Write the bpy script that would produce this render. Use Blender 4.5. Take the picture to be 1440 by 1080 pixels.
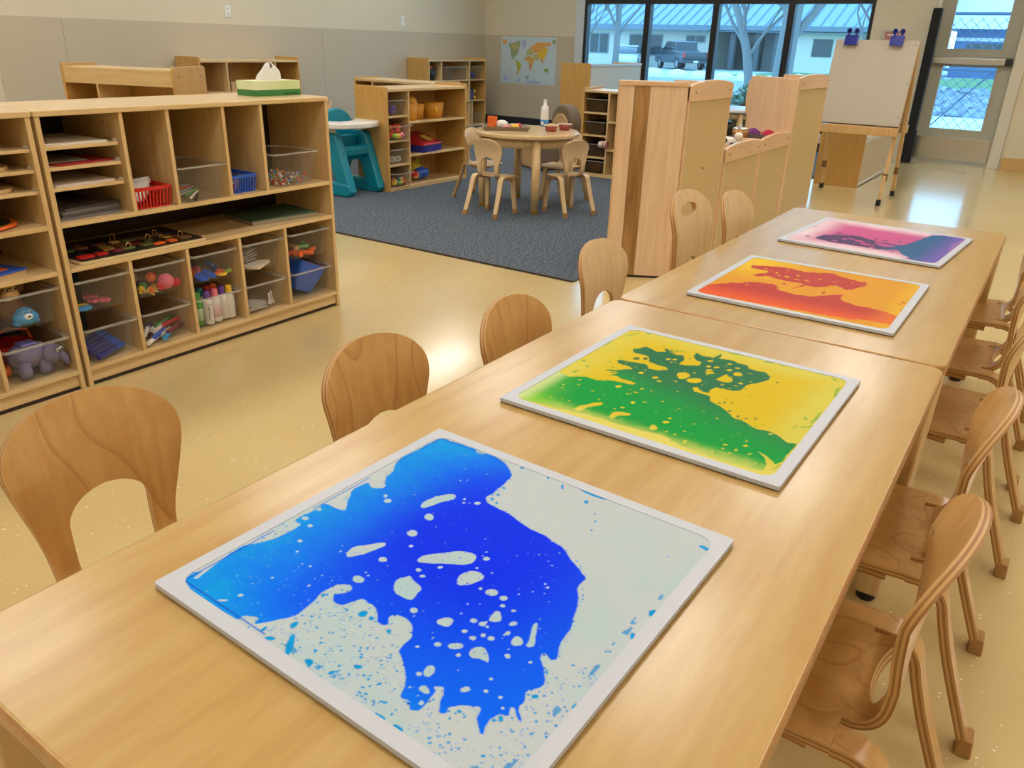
import bpy, bmesh, math, random
import numpy as np
from mathutils import Vector, Matrix

random.seed(7)
scene = bpy.context.scene
COL = scene.collection
for o in list(bpy.data.objects):
    bpy.data.objects.remove(o)

# ---------------------------------------------------------------- camera
cam_d = bpy.data.cameras.new('camera'); cam_d.sensor_width = 36.0; cam_d.lens = 36.0 * 1094.0 / 1440.0
cam_d.clip_start = 0.02; cam_d.clip_end = 400
cam = bpy.data.objects.new('camera', cam_d); COL.objects.link(cam)
CR = ((0.82527393, 0.246967, -0.50786834), (0.56410939, -0.31826913, 0.7618959), (0.02652433, -0.91526612, -0.40197561))
cam.matrix_world = Matrix([[CR[i][0], -CR[i][1], -CR[i][2], (0, 0, 1.15)[i]] for i in range(3)] + [[0, 0, 0, 1]])
scene.camera = cam

# ---------------------------------------------------------------- sky and exposure
world = bpy.data.worlds.new('overcast_sky'); scene.world = world; world.use_nodes = True
wn = world.node_tree.nodes; wl = world.node_tree.links
bg = wn['Background']
tc = wn.new('ShaderNodeTexCoord'); sx = wn.new('ShaderNodeSeparateXYZ'); rp = wn.new('ShaderNodeValToRGB')
wl.new(tc.outputs['Generated'], sx.inputs[0]); wl.new(sx.outputs['Z'], rp.inputs[0]); wl.new(rp.outputs[0], bg.inputs['Color'])
rp.color_ramp.elements[0].position = 0.0; rp.color_ramp.elements[0].color = (0.72, 0.88, 1.0, 1)
rp.color_ramp.elements[1].position = 0.8; rp.color_ramp.elements[1].color = (0.34, 0.64, 1.0, 1)
bg.inputs['Strength'].default_value = 3.7

vs = scene.view_settings
vs.view_transform = 'Standard'; vs.look = 'None'; vs.gamma = 1.0; vs.exposure = 0.0; vs.use_curve_mapping = False
try: scene.cycles.transparent_max_bounces = 32
except AttributeError: pass
LAMP = 10.0          # ceiling troffer radiance

# ---------------------------------------------------------------- helpers
def lin(c):
    c = c / 255.0
    return c / 12.92 if c <= 0.04045 else ((c + 0.055) / 1.055) ** 2.4
def S(r, g, b): return (lin(r), lin(g), lin(b), 1.0)

MATS = {}
def mat(name, col, rough=0.5, metal=0.0, coat=0.0, alpha=None, emit=None, spec=0.5, bump=None, var=None, tint=(.97, .97, .97, 1)):
    if name in MATS: return MATS[name]
    m = bpy.data.materials.new(name); m.use_nodes = True
    nt = m.node_tree; b = nt.nodes['Principled BSDF']
    b.inputs['Base Color'].default_value = col; b.inputs['Roughness'].default_value = rough
    b.inputs['Metallic'].default_value = metal; b.inputs['Coat Weight'].default_value = coat
    b.inputs['Specular IOR Level'].default_value = spec
    if emit: b.inputs['Emission Color'].default_value = emit[0]; b.inputs['Emission Strength'].default_value = emit[1]
    if bump or var:
        t = nt.nodes.new('ShaderNodeTexCoord'); n = nt.nodes.new('ShaderNodeTexNoise')
        n.inputs['Scale'].default_value = (bump or var)[0]; n.inputs['Detail'].default_value = 4
        nt.links.new(t.outputs['Object'], n.inputs['Vector'])
        if bump:
            bp = nt.nodes.new('ShaderNodeBump'); bp.inputs['Strength'].default_value = bump[1]; bp.inputs['Distance'].default_value = bump[2]
            nt.links.new(n.outputs['Fac'], bp.inputs['Height']); nt.links.new(bp.outputs['Normal'], b.inputs['Normal'])
        if var:
            r = nt.nodes.new('ShaderNodeValToRGB'); r.color_ramp.elements[0].position = .3; r.color_ramp.elements[1].position = .7
            r.color_ramp.elements[0].color = var[1]; r.color_ramp.elements[1].color = col
            nt.links.new(n.outputs['Fac'], r.inputs[0]); nt.links.new(r.outputs[0], b.inputs['Base Color'])
    if alpha is not None:
        out = nt.nodes['Material Output']; tr = nt.nodes.new('ShaderNodeBsdfTransparent'); mx = nt.nodes.new('ShaderNodeMixShader')
        tr.inputs['Color'].default_value = tint
        mx.inputs[0].default_value = alpha
        nt.links.new(tr.outputs[0], mx.inputs[1]); nt.links.new(b.outputs[0], mx.inputs[2]); nt.links.new(mx.outputs[0], out.inputs['Surface'])
    MATS[name] = m
    return m

def wood(name, c1, c2, axis=0, rough=0.32, coat=0.25, stretch=14.0, scale=3.0, figure=0.0, fcol=None, fscale=5.0):
    """Clear-finished maple or birch: streaks stretched along one axis, optional cathedral figure."""
    if name in MATS: return MATS[name]
    m = bpy.data.materials.new(name); m.use_nodes = True
    nt = m.node_tree; N = nt.nodes; L = nt.links; b = N['Principled BSDF']
    t = N.new('ShaderNodeTexCoord'); oi = N.new('ShaderNodeObjectInfo')
    add = N.new('ShaderNodeVectorMath'); add.operation = 'ADD'
    mul = N.new('ShaderNodeVectorMath'); mul.operation = 'SCALE'; mul.inputs[0].default_value = (3.1, 5.7, 2.3)
    L.new(oi.outputs['Random'], mul.inputs['Scale'])
    L.new(t.outputs['Object'], add.inputs[0]); L.new(mul.outputs[0], add.inputs[1])
    mp = N.new('ShaderNodeMapping'); sc = [stretch] * 3; sc[axis] = 1.0
    mp.inputs['Scale'].default_value = sc; L.new(add.outputs[0], mp.inputs['Vector'])
    n1 = N.new('ShaderNodeTexNoise'); n1.inputs['Scale'].default_value = scale; n1.inputs['Detail'].default_value = 6; n1.inputs['Roughness'].default_value = .62
    L.new(mp.outputs[0], n1.inputs['Vector'])
    r = N.new('ShaderNodeValToRGB'); r.color_ramp.elements[0].position = .33; r.color_ramp.elements[1].position = .68
    r.color_ramp.elements[0].color = c2; r.color_ramp.elements[1].color = c1
    L.new(n1.outputs['Fac'], r.inputs[0])
    colout = r.outputs[0]
    if figure > 0:
        mp2 = N.new('ShaderNodeMapping'); s2 = [1.0] * 3; s2[axis] = 0.28; mp2.inputs['Scale'].default_value = s2
        L.new(add.outputs[0], mp2.inputs['Vector'])
        n2 = N.new('ShaderNodeTexNoise'); n2.inputs['Scale'].default_value = fscale; n2.inputs['Detail'].default_value = 1.5
        L.new(mp2.outputs[0], n2.inputs['Vector'])
        mu = N.new('ShaderNodeMath'); mu.operation = 'MULTIPLY'; mu.inputs[1].default_value = 9.0; L.new(n2.outputs['Fac'], mu.inputs[0])
        fr = N.new('ShaderNodeMath'); fr.operation = 'FRACT'; L.new(mu.outputs[0], fr.inputs[0])
        r2 = N.new('ShaderNodeValToRGB'); e = r2.color_ramp.elements
        e[0].position = 0.0; e[0].color = (1, 1, 1, 1); e[1].position = .16; e[1].color = (0, 0, 0, 1)
        L.new(fr.outputs[0], r2.inputs[0])
        mf = N.new('ShaderNodeMath'); mf.operation = 'MULTIPLY'; mf.inputs[1].default_value = figure; L.new(r2.outputs[0], mf.inputs[0])
        mx = N.new('ShaderNodeMix'); mx.data_type = 'RGBA'
        L.new(mf.outputs[0], mx.inputs[0]); L.new(colout, mx.inputs[6]); mx.inputs[7].default_value = fcol or c2
        colout = mx.outputs[2]
    L.new(colout, b.inputs['Base Color'])
    b.inputs['Roughness'].default_value = rough; b.inputs['Coat Weight'].default_value = coat; b.inputs['Coat Roughness'].default_value = .18
    MATS[name] = m
    return m

class MB:
    """Collects simple solids; build() links them as ONE mesh object."""
    def __init__(s): s.v = []; s.f = []; s.mi = []
    def add(s, v, f, mi=0):
        k = len(s.v); s.v += [tuple(p) for p in v]; s.f += [tuple(i + k for i in q) for q in f]; s.mi += [mi] * len(f); return s
    def box(s, x0, y0, z0, x1, y1, z1, mi=0):
        return s.add([(x0,y0,z0),(x1,y0,z0),(x1,y1,z0),(x0,y1,z0),(x0,y0,z1),(x1,y0,z1),(x1,y1,z1),(x0,y1,z1)],
                     [(0,3,2,1),(4,5,6,7),(0,1,5,4),(1,2,6,5),(2,3,7,6),(3,0,4,7)], mi)
    def hexa(s, b, t, mi=0):
        return s.add(list(b) + list(t), [(0,3,2,1),(4,5,6,7),(0,1,5,4),(1,2,6,5),(2,3,7,6),(3,0,4,7)], mi)
    def prism(s, pts, axis, a, b, mi=0):
        """2D outline (counter-clockwise) extruded along an axis from a to b; the outline uses the other two axes in xyz order."""
        n = len(pts)
        def P(p, h): return (h, p[0], p[1]) if axis == 0 else ((p[0], h, p[1]) if axis == 1 else (p[0], p[1], h))
        v = [P(p, a) for p in pts] + [P(p, b) for p in pts]
        f = [tuple(range(n - 1, -1, -1)), tuple(range(n, 2 * n))] + [(i, (i + 1) % n, n + (i + 1) % n, n + i) for i in range(n)]
        return s.add(v, f, mi)
    def lathe(s, prof, n=20, c=(0, 0, 0), mi=0, sx=1.0, sy=1.0):
        v = []; f = []; m = len(prof)
        for i in range(n):
            a = 2 * math.pi * i / n
            for r, z in prof: v.append((c[0] + r * sx * math.cos(a), c[1] + r * sy * math.sin(a), c[2] + z))
        for i in range(n):
            j = (i + 1) % n
            for k in range(m - 1): f.append((i*m + k, j*m + k, j*m + k + 1, i*m + k + 1))
        if prof[0][0] > 1e-6: f.append(tuple(i * m for i in range(n - 1, -1, -1)))
        if prof[-1][0] > 1e-6: f.append(tuple(i * m + m - 1 for i in range(n)))
        return s.add(v, f, mi)
    def ball(s, c, r, n=12, mi=0, rz=0.0):
        rx, ry, rzz = r if isinstance(r, tuple) else (r, r, r)
        m = max(5, n // 2 + 1); v = []; f = []
        ca, sa = math.cos(rz), math.sin(rz)
        for k in range(m):
            t = math.pi * k / (m - 1)
            for i in range(n):
                a = 2 * math.pi * i / n
                x, y, z = rx * math.sin(t) * math.cos(a), ry * math.sin(t) * math.sin(a), -rzz * math.cos(t)
                v.append((c[0] + x * ca - y * sa, c[1] + x * sa + y * ca, c[2] + z))
        for k in range(m - 1):
            for i in range(n):
                j = (i + 1) % n; f.append((k*n + i, k*n + j, (k+1)*n + j, (k+1)*n + i))
        return s.add(v, f, mi)
    def tube(s, path, r, n=8, mi=0, cap=True):
        P = [Vector(p) for p in path]; R = r if isinstance(r, (list, tuple)) else [r] * len(P)
        v = []; f = []; up = Vector((0, 0, 1))
        for i, p in enumerate(P):
            d = (P[min(i + 1, len(P) - 1)] - P[max(i - 1, 0)]).normalized()
            u = up if abs(d.z) < .95 else Vector((1, 0, 0))
            a = d.cross(u).normalized(); b = a.cross(d)
            for k in range(n):
                t = 2 * math.pi * k / n; v.append(p + (a * math.cos(t) + b * math.sin(t)) * R[i])
        for i in range(len(P) - 1):
            for k in range(n):
                l = (k + 1) % n; f.append((i*n + k, i*n + l, (i+1)*n + l, (i+1)*n + k))
        if cap: f.append(tuple(range(n - 1, -1, -1))); f.append(tuple((len(P) - 1) * n + k for k in range(n)))
        return s.add(v, f, mi)
    def grid(s, fn, nu, nv, mi=0):
        v = [fn(i / nu, j / nv) for j in range(nv + 1) for i in range(nu + 1)]
        f = [(j*(nu+1)+i, j*(nu+1)+i+1, (j+1)*(nu+1)+i+1, (j+1)*(nu+1)+i) for j in range(nv) for i in range(nu)]
        return s.add(v, f, mi)
    def mesh(s, name, mats, smooth=False, fix=True):
        me = bpy.data.meshes.new(name); me.from_pydata(s.v, [], s.f)
        for m in (mats if isinstance(mats, (list, tuple)) else [mats]): me.materials.append(m)
        if any(s.mi): me.polygons.foreach_set('material_index', s.mi)
        if fix:
            bm = bmesh.new(); bm.from_mesh(me); bmesh.ops.recalc_face_normals(bm, faces=bm.faces); bm.to_mesh(me); bm.free()
        if smooth: me.polygons.foreach_set('use_smooth', [True] * len(me.polygons))
        me.update(); return me
    def build(s, name, mats, parent=None, bevel=0.0, seg=2, smooth=False, loc=None, rz=0.0, solid=0.0, sub=0, fix=True):
        return link(name, s.mesh(name, mats, smooth or bevel > 0, fix), parent, bevel, seg, loc, rz, solid, sub)

def link(name, me, parent=None, bevel=0.0, seg=2, loc=None, rz=0.0, solid=0.0, sub=0):
    o = bpy.data.objects.new(name, me); COL.objects.link(o); o.parent = parent
    if loc is not None: o.location = loc
    o.rotation_euler.z = rz
    if solid: md = o.modifiers.new('solid', 'SOLIDIFY'); md.thickness = solid; md.offset = 0
    if sub: md = o.modifiers.new('sub', 'SUBSURF'); md.levels = sub; md.render_levels = sub
    if bevel:
        md = o.modifiers.new('bevel', 'BEVEL'); md.width = bevel; md.segments = seg; md.limit_method = 'ANGLE'; md.angle_limit = math.radians(40)
        md.harden_normals = True
    return o

def rrect(x0, y0, x1, y1, r, n=4, corners=(1, 1, 1, 1)):
    """Rounded rectangle outline; corners: lower-left, lower-right, upper-right, upper-left."""
    P = []
    for k, (cx, cy, a0) in enumerate(((x0 + r, y0 + r, 180), (x1 - r, y0 + r, 270), (x1 - r, y1 - r, 0), (x0 + r, y1 - r, 90))):
        if corners[k]:
            for i in range(n + 1):
                a = math.radians(a0 + 90 * i / n); P.append((cx + r * math.cos(a), cy + r * math.sin(a)))
        else: P.append(((x0, x1)[k in (1, 2)], (y0, y1)[k > 1]))
    return P

def tag(o, label, cat=None, group=None, kind=None):
    o['label'] = label
    if cat: o['category'] = cat
    if group: o['group'] = group
    if kind: o['kind'] = kind
    return o
def thing(name, label, cat, loc=(0, 0, 0), rz=0.0, group=None):
    o = bpy.data.objects.new(name, None); COL.objects.link(o); o.location = loc; o.rotation_euler.z = rz
    o.empty_display_size = .05
    return tag(o, label, cat, group)
def struct(o, label, cat): return tag(o, label, cat, kind='structure')
def dup(root, loc, rz, label, group=None, scale=None):
    r = root.copy(); COL.objects.link(r); r.location = loc; r.rotation_euler.z = rz; r['label'] = label
    if group: r['group'] = group
    if scale: r.scale = (scale,) * 3
    for ch in list(root.children):
        c = ch.copy(); COL.objects.link(c); c.parent = r
        for g in list(ch.children):
            d = g.copy(); COL.objects.link(d); d.parent = c
    return r
R90 = math.pi / 2

# ---------------------------------------------------------------- materials
maple_x = wood('maple_x', S(226,198,148), S(214,180,124), 0)
maple_y = wood('maple_y', S(226,198,148), S(214,180,124), 1)
maple_z = wood('maple_z', S(224,194,142), S(212,176,120), 2)
table_top_m = wood('maple_table', S(200,167,102), S(187,147,80), 1, rough=.30, coat=.35, stretch=9, scale=3.4)
edge_m = wood('edge_band', S(190,142,86), S(172,122,70), 1, rough=.4)
chair_m = wood('birch_warm', S(214,168,104), S(199,148,84), 2, figure=.6, fcol=S(170,116,58), fscale=4.5, rough=.28)
chair_pale_m = wood('birch_pale', S(232,204,160), S(220,188,140), 2, figure=.12, fcol=S(190,150,100), rough=.3)
ply_l = mat('ply_light', S(208,166,108), .4); ply_d = mat('ply_dark', S(168,120,68), .45)
board_pale_m = wood('board_pale', S(236,206,170), S(222,186,148), 2)
board_dark_m = wood('board_heart', S(182,140,88), S(140,100,52), 2, figure=.5, fcol=S(122,84,42), fscale=3)
rail_m = wood('rail_maple', S(230,194,154), S(218,178,136), 1)
tan_panel_m = mat('tan_panel', S(206,180,128), .45)
gold_panel_m = wood('gold_panel', S(208,164,92), S(198,152,80), 2)
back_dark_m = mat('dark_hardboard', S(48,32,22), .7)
steel_m = mat('screw_steel', S(200,195,185), .3, metal=1)
clear_m = mat('clear_plastic', S(214,212,204), .08, alpha=.038, coat=.4)
clear_rim_m = mat('clear_rim', S(226,222,212), .15, alpha=.3, coat=.3)
glass_m = mat('window_glass', (0.75, 0.85, 0.95, 1), .02, alpha=.04, tint=(.74, .92, 1.0, 1))
black_m = mat('black_metal', S(16,16,18), .4)
white_m = mat('white_plastic', S(236,234,228), .35, coat=.2)
white_paper_m = mat('white_paper', S(236,234,228), .8)
def plastic(name, r, g, b, rough=.35): return mat('plastic_' + name, S(r, g, b), rough, coat=.15)

# ================================================================ the room
WX, WY, CZ = -7.6, 10.4, 3.0        # left wall, window wall, ceiling
EX, SY = 3.4, -3.6                  # right wall and back wall, behind the camera
def vinyl():
    m = bpy.data.materials.new('speckled_vinyl'); m.use_nodes = True
    N = m.node_tree.nodes; L = m.node_tree.links; b = N['Principled BSDF']
    t = N.new('ShaderNodeTexCoord'); n = N.new('ShaderNodeTexNoise'); n.inputs['Scale'].default_value = 1.3; n.inputs['Detail'].default_value = 3
    L.new(t.outputs['Object'], n.inputs['Vector'])
    r = N.new('ShaderNodeValToRGB'); r.color_ramp.elements[0].color = S(214,188,130); r.color_ramp.elements[1].color = S(222,198,142)
    r.color_ramp.elements[0].position = .3; r.color_ramp.elements[1].position = .7; L.new(n.outputs['Fac'], r.inputs[0])
    v = N.new('ShaderNodeTexVoronoi'); v.inputs['Scale'].default_value = 42; L.new(t.outputs['Object'], v.inputs['Vector'])
    n2 = N.new('ShaderNodeTexNoise'); n2.inputs['Scale'].default_value = 9; L.new(t.outputs['Object'], n2.inputs['Vector'])
    m1 = N.new('ShaderNodeMath'); m1.operation = 'LESS_THAN'; m1.inputs[1].default_value = .095; L.new(v.outputs['Distance'], m1.inputs[0])
    m2 = N.new('ShaderNodeMath'); m2.operation = 'GREATER_THAN'; m2.inputs[1].default_value = .47; L.new(n2.outputs['Fac'], m2.inputs[0])
    m3 = N.new('ShaderNodeMath'); m3.operation = 'MULTIPLY'; L.new(m1.outputs[0], m3.inputs[0]); L.new(m2.outputs[0], m3.inputs[1])
    mx = N.new('ShaderNodeMix'); mx.data_type = 'RGBA'; L.new(m3.outputs[0], mx.inputs[0]); L.new(r.outputs[0], mx.inputs[6]); mx.inputs[7].default_value = S(255,250,226)
    L.new(mx.outputs[2], b.inputs['Base Color'])
    b.inputs['Roughness'].default_value = .22; b.inputs['Coat Weight'].default_value = .6; b.inputs['Coat Roughness'].default_value = .12
    return m
def carpet_mat():
    m = bpy.data.materials.new('flecked_carpet'); m.use_nodes = True
    N = m.node_tree.nodes; L = m.node_tree.links; b = N['Principled BSDF']
    t = N.new('ShaderNodeTexCoord'); mp = N.new('ShaderNodeMapping'); mp.inputs['Scale'].default_value = (55, 110, 1); L.new(t.outputs['Object'], mp.inputs[0])
    n = N.new('ShaderNodeTexNoise'); n.inputs['Scale'].default_value = 1.0; n.inputs['Detail'].default_value = 2; L.new(mp.outputs[0], n.inputs['Vector'])
    r = N.new('ShaderNodeValToRGB'); e = r.color_ramp.elements; e[0].position = .32; e[0].color = S(44,56,74); e[1].position = .72; e[1].color = S(140,142,136)
    k = e.new(.5); k.color = S(72,86,102); L.new(n.outputs['Fac'], r.inputs[0]); L.new(r.outputs[0], b.inputs['Base Color'])
    bp = N.new('ShaderNodeBump'); bp.inputs['Strength'].default_value = .4; bp.inputs['Distance'].default_value = .004
    L.new(n.outputs['Fac'], bp.inputs['Height']); L.new(bp.outputs[0], b.inputs['Normal']); b.inputs['Roughness'].default_value = .95
    return m
struct(MB().box(WX - .2, SY - .2, -.1, EX + .2, WY + .2, 0).build('floor', vinyl()), 'beige speckled sheet vinyl floor', 'floor')
ceil_m = mat('ceiling_tile', S(238,234,224), .9)
struct(MB().box(WX - .2, SY - .2, CZ, EX + .2, WY + .2, CZ + .1).build('ceiling', ceil_m), 'off-white suspended ceiling of the classroom', 'ceiling')
wall_hi = mat('wall_cream', S(218,208,182), .75, bump=(60, .08, .002))
wall_lo = mat('wall_taupe', S(196,184,160), .7, bump=(60, .08, .002))
RAIL = 1.245
# left wall
wl_ = MB().box(WX - .15, SY - .15, 0, WX, WY + .15, CZ).build('wall_left', wall_hi)
struct(wl_, 'cream painted wall behind the shelves on the left', 'wall')
MB().box(WX, SY, 0, WX + .006, 4.02, RAIL).build('wainscot_panel', wall_lo, wl_)
MB().box(WX, 4.024, 0, WX + .006, 7.1, RAIL).build('wainscot_panel', wall_lo, wl_)
MB().box(WX, 7.104, 0, WX + .006, WY, RAIL).build('wainscot_panel', wall_lo, wl_)
# window wall with openings: window X -5.9..-2.12, door X -1.45..-.55
WIN0, WIN1, SILL, HEAD = -5.9, -2.13, .22, 2.75
DX0, DX1, DZ = -1.5, -.53, 2.15
we = MB()
we.box(WX - .15, WY, 0, WIN0, WY + .15, CZ).box(WIN0, WY, 0, WIN1, WY + .15, SILL).box(WIN0, WY, HEAD, WIN1, WY + .15, CZ)
we.box(WIN1, WY, 0, DX0, WY + .15, CZ).box(DX0, WY, DZ, DX1, WY + .15, CZ).box(DX1, WY, 0, EX + .15, WY + .15, CZ)
we_ = struct(we.build('wall_window', wall_hi), 'cream end wall holding the windows and the glazed door', 'wall')
MB().box(WX + .006, WY - .006, 0, WIN0 - .13, WY, RAIL).build('wainscot_panel', wall_lo, we_)
MB().box(WIN0 - .13, WY - .012, 0, WIN0, WY, CZ).build('corner_strip', mat('pale_strip', S(206,214,216), .4), we_)
struct(MB().box(EX, SY - .15, 0, EX + .15, WY + .15, CZ).build('wall_right', wall_hi), 'cream side wall to the right of the camera', 'wall')
struct(MB().box(WX - .15, SY - .15, 0, EX + .15, SY, CZ).build('wall_back', wall_hi), 'cream wall behind the camera', 'wall')
dark_base = mat('dark_base', S(42,44,50), .5)
struct(MB().box(WX + .006, SY, 0, WX + .018, WY, .11).build('baseboard_left', dark_base, bevel=.003), 'dark rubber baseboard along the shelf wall', 'baseboard')
struct(MB().box(WX + .02, WY - .018, 0, WIN1 + .05, WY - .006, .11).build('baseboard_window', dark_base, bevel=.003), 'dark rubber baseboard below the world map and windows', 'baseboard')
tan_base = mat('tan_base', S(206,168,104), .5)
struct(MB().box(DX1 + .02, WY - .018, 0, EX, WY, .13).build('baseboard_door', tan_base, bevel=.003), 'tan baseboard to the right of the door', 'baseboard')
# carpet
cp = MB().box(WX + .02, 3.49, 0, -1.95, WY - .02, .008).build('carpet', carpet_mat())
tag(cp, 'blue-grey flecked carpet under the round table', 'carpet', kind='structure')
MB().box(WX + .02, 3.472, 0, -1.95, 3.49, .009).build('edge_strip', mat('edge_strip', S(52,46,44), .6), cp)
# windows: four black-framed bays with a transom
bays = [(-5.9, -4.955), (-4.955, -4.015), (-4.015, -3.07), (-3.07, -2.13)]
for i, (a, b) in enumerate(bays):
    w = struct(thing('window_%d' % (i + 1), '', 'window', ((a + b) / 2, WY + .05, SILL)),
               ['black-framed window bay nearest the world map', 'black-framed window bay with the pickup truck outside', 'black-framed window bay with the large tree trunk outside', 'black-framed window bay nearest the door, behind the easel'][i], 'window')
    hw = (b - a) / 2; h = HEAD - SILL; tz = 1.66 - SILL
    MB().box(-hw, -.05, 0, -hw + .04, .06, h).build('frame_stile', black_m, w, bevel=.003)
    MB().box(hw - .04, -.05, 0, hw, .06, h).build('frame_stile', black_m, w, bevel=.003)
    MB().box(-hw, -.05, 0, hw, .06, .06).build('sill', black_m, w, bevel=.003)
    MB().box(-hw + .04, -.05, h - .06, hw - .04, .06, h).build('head', black_m, w, bevel=.003)
    MB().box(-hw + .04, -.05, tz, hw - .04, .06, tz + .1).build('transom_bar', black_m, w, bevel=.003)
    MB().box(-hw + .04, -.002, .06, hw - .04, .002, tz).build('pane', glass_m, w)
    MB().box(-hw + .04, -.002, tz + .1, hw - .04, .002, h - .06).build('pane', glass_m, w)
# door
frame_m = mat('door_frame_paint', S(214,208,192), .4)
leaf_m = mat('door_leaf_paint', S(168,166,150), .35)
d = struct(thing('door_1', '', 'door', (-1.045, WY + .02, 0)), 'grey exit door with two wire glass panes and a push bar', 'door')
hw = .405
for nm, bx in (('jamb', (-.455, -.05, 0, -hw, .1, 2.1)), ('jamb', (hw, -.05, 0, .515, .1, 2.1)), ('head_jamb', (-.455, -.05, 2.1, .515, .1, 2.15))):
    MB().box(*bx).build(nm, frame_m, d, bevel=.004)
lf = MB()
P0, P1 = -.265, .26
for bx in ((-hw, 0, .01, P0, .045, 2.1), (P1, 0, .01, hw, .045, 2.1), (P0, 0, .01, P1, .045, .385), (P0, 0, 1.035, P1, .045, 1.215), (P0, 0, 1.85, P1, .045, 2.1)): lf.box(*bx)
lf_ = lf.build('leaf', leaf_m, d)
for z0, z1 in ((.385, 1.035), (1.215, 1.85)):
    g = MB().box(P0, .018, z0, P1, .024, z1).build('pane', glass_m, d)
    fr_ = MB()
    for bx in ((P0 - .018, -.006, z0 - .018, P1 + .018, .0, z0), (P0 - .018, -.006, z1, P1 + .018, 0, z1 + .018), (P0 - .018, -.006, z0, P0, 0, z1), (P1, -.006, z0, P1 + .018, 0, z1)): fr_.box(*bx)
    fr_.build('glazing_bead', leaf_m, d)
bar = MB().box(-.385, -.07, 1.06, .33, -.02, 1.125).build('push_bar', mat('satin_steel', S(196,190,178), .3, metal=.8), d, bevel=.008)
MB().box(.33, -.075, 1.055, .39, 0, 1.13).build('bar_end', black_m, bar, bevel=.006)
MB().box(-.4, -.06, 1.07, -.385, 0, 1.115).build('bar_bracket', black_m, bar)
kick = mat('kick_plate', S(200,198,194), .22, metal=.85)
MB().box(-.39, -.004, .05, .39, 0, .29).build('kick_plate', kick, d, bevel=.002)
MB().box(-hw, -.06, 0, hw, .08, .012).build('threshold', mat('threshold_steel', S(206,200,190), .3, metal=.6), d)
# black padded post beside the hinge side
pg = thing('padded_post_guard', 'tall black padded guard strip standing left of the exit door', 'guard strip', (-1.46, 10.25, 0))
MB().box(-.055, -.06, 0, .055, .05, .36).build('lower_pad', mat('black_foam', S(14,14,16), .8), pg, bevel=.012)
MB().box(-.045, -.05, .36, .045, .05, 1.61).build('upper_pad', MATS['black_foam'], pg, bevel=.012)
# wall conduit and small fittings
for (px_, z, lb) in ((5.8, 1.37, 'white duplex outlet plate on the wall above the back shelves'), (8.54, 1.375, 'white switch plate on the wall above the corner shelf')):
    o = thing('outlet_plate', lb, 'wall plate', (WX + .001, px_, z))
    MB().prism(rrect(-.036, -.058, .036, .058, .006), 0, 0, .006).build('cover', white_m, o)
    for dz in ((-.024, .024) if px_ < 6 else (0,)):
        MB().prism(rrect(-.014, dz - .014, .014, dz + .014, .005), 0, .006, .009).build('socket' if px_ < 6 else 'switch', mat('socket_white', S(214,212,204), .4), o)
trim = MB().box(-.33, WY - .02, .2, -.26, WY, 2.3).build('trim_1', wall_hi, bevel=.004)
struct(trim, 'thin cream raised panel edge on the wall right of the door', 'trim')
# ceiling troffers
lampm = mat('troffer_diffuser', S(255,246,230), .5, emit=((1.0, 0.98, 0.945, 1), LAMP))
lf_m = mat('troffer_frame', S(235,235,230), .5)
k = 0
for ix, X in enumerate((-6.4, -3.85, -1.15, 1.55)):
    for iy, Y in enumerate((-1.6, 1.0, 3.3, 5.6, 7.9)):
        t = thing('ceiling_light', 'recessed ceiling troffer in row %s of column %s counted from the %s' % (('one', 'two', 'three', 'four', 'five')[iy], ('one', 'two', 'three', 'four')[ix], 'shelf wall'), 'light', (X, Y, CZ - .03), 0, 'recessed ceiling troffers')
        f = MB()
        for bx in ((-.3, -.6, 0, -.27, .6, .03), (.27, -.6, 0, .3, .6, .03), (-.27, -.6, 0, .27, -.57, .03), (-.27, .57, 0, .27, .6, .03)): f.box(*bx)
        f.build('frame', lf_m, t); MB().box(-.27, -.57, .012, .27, .57, .02).build('diffuser', lampm, t)

# ================================================================ long tables
TZ = .565
def activity_table(label, x0, y0, x1, y1):
    cx, cy = (x0 + x1) / 2, (y0 + y1) / 2; hx, hy = (x1 - x0) / 2, (y1 - y0) / 2
    t = thing('activity_table', label, 'table', (cx, cy, 0), 0, 'maple activity tables pushed end to end')
    m = MB().prism(rrect(-hx, -hy, hx, hy, .03, 6), 2, TZ - .028, TZ)
    m.mi = [0, 0] + [1] * (len(m.f) - 2)
    m.build('tabletop', [table_top_m, edge_m], t, bevel=.006, seg=3)
    for sx_ in (-1, 1):
        for sy_ in (-1, 1):
            ax, ay = sx_ * (hx - .036), sy_ * (hy - .040)
            lm = MB(); a, b = .034, .026
            lm.hexa([(ax + dx * b, ay + dy * b, .02) for dx, dy in ((-1,-1),(1,-1),(1,1),(-1,1))],
                    [(ax + dx * a, ay + dy * a, TZ - .028) for dx, dy in ((-1,-1),(1,-1),(1,1),(-1,1))])
            lg = lm.build('leg', maple_z, t, bevel=.008, seg=3)
            MB().lathe([(.0, 0), (.02, 0), (.022, .006), (.022, .02), (0, .02)], 14, (ax, ay, 0)).build('foot_glide', black_m, lg)
    ap = MB()
    for bx in ((-hx + .09, -hy + .06, TZ - .075, hx - .09, -hy + .078, TZ - .028), (-hx + .09, hy - .078, TZ - .075, hx - .09, hy - .06, TZ - .028)): 
        MB().box(*bx).build('apron', edge_m, t, bevel=.003)
    return t
activity_table('near maple activity table carrying the blue and green tiles', -.838, .187, -.083, 1.716)
activity_table('far maple activity table carrying the orange and pink tiles', -.838, 1.72, -.083, 3.31)

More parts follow.
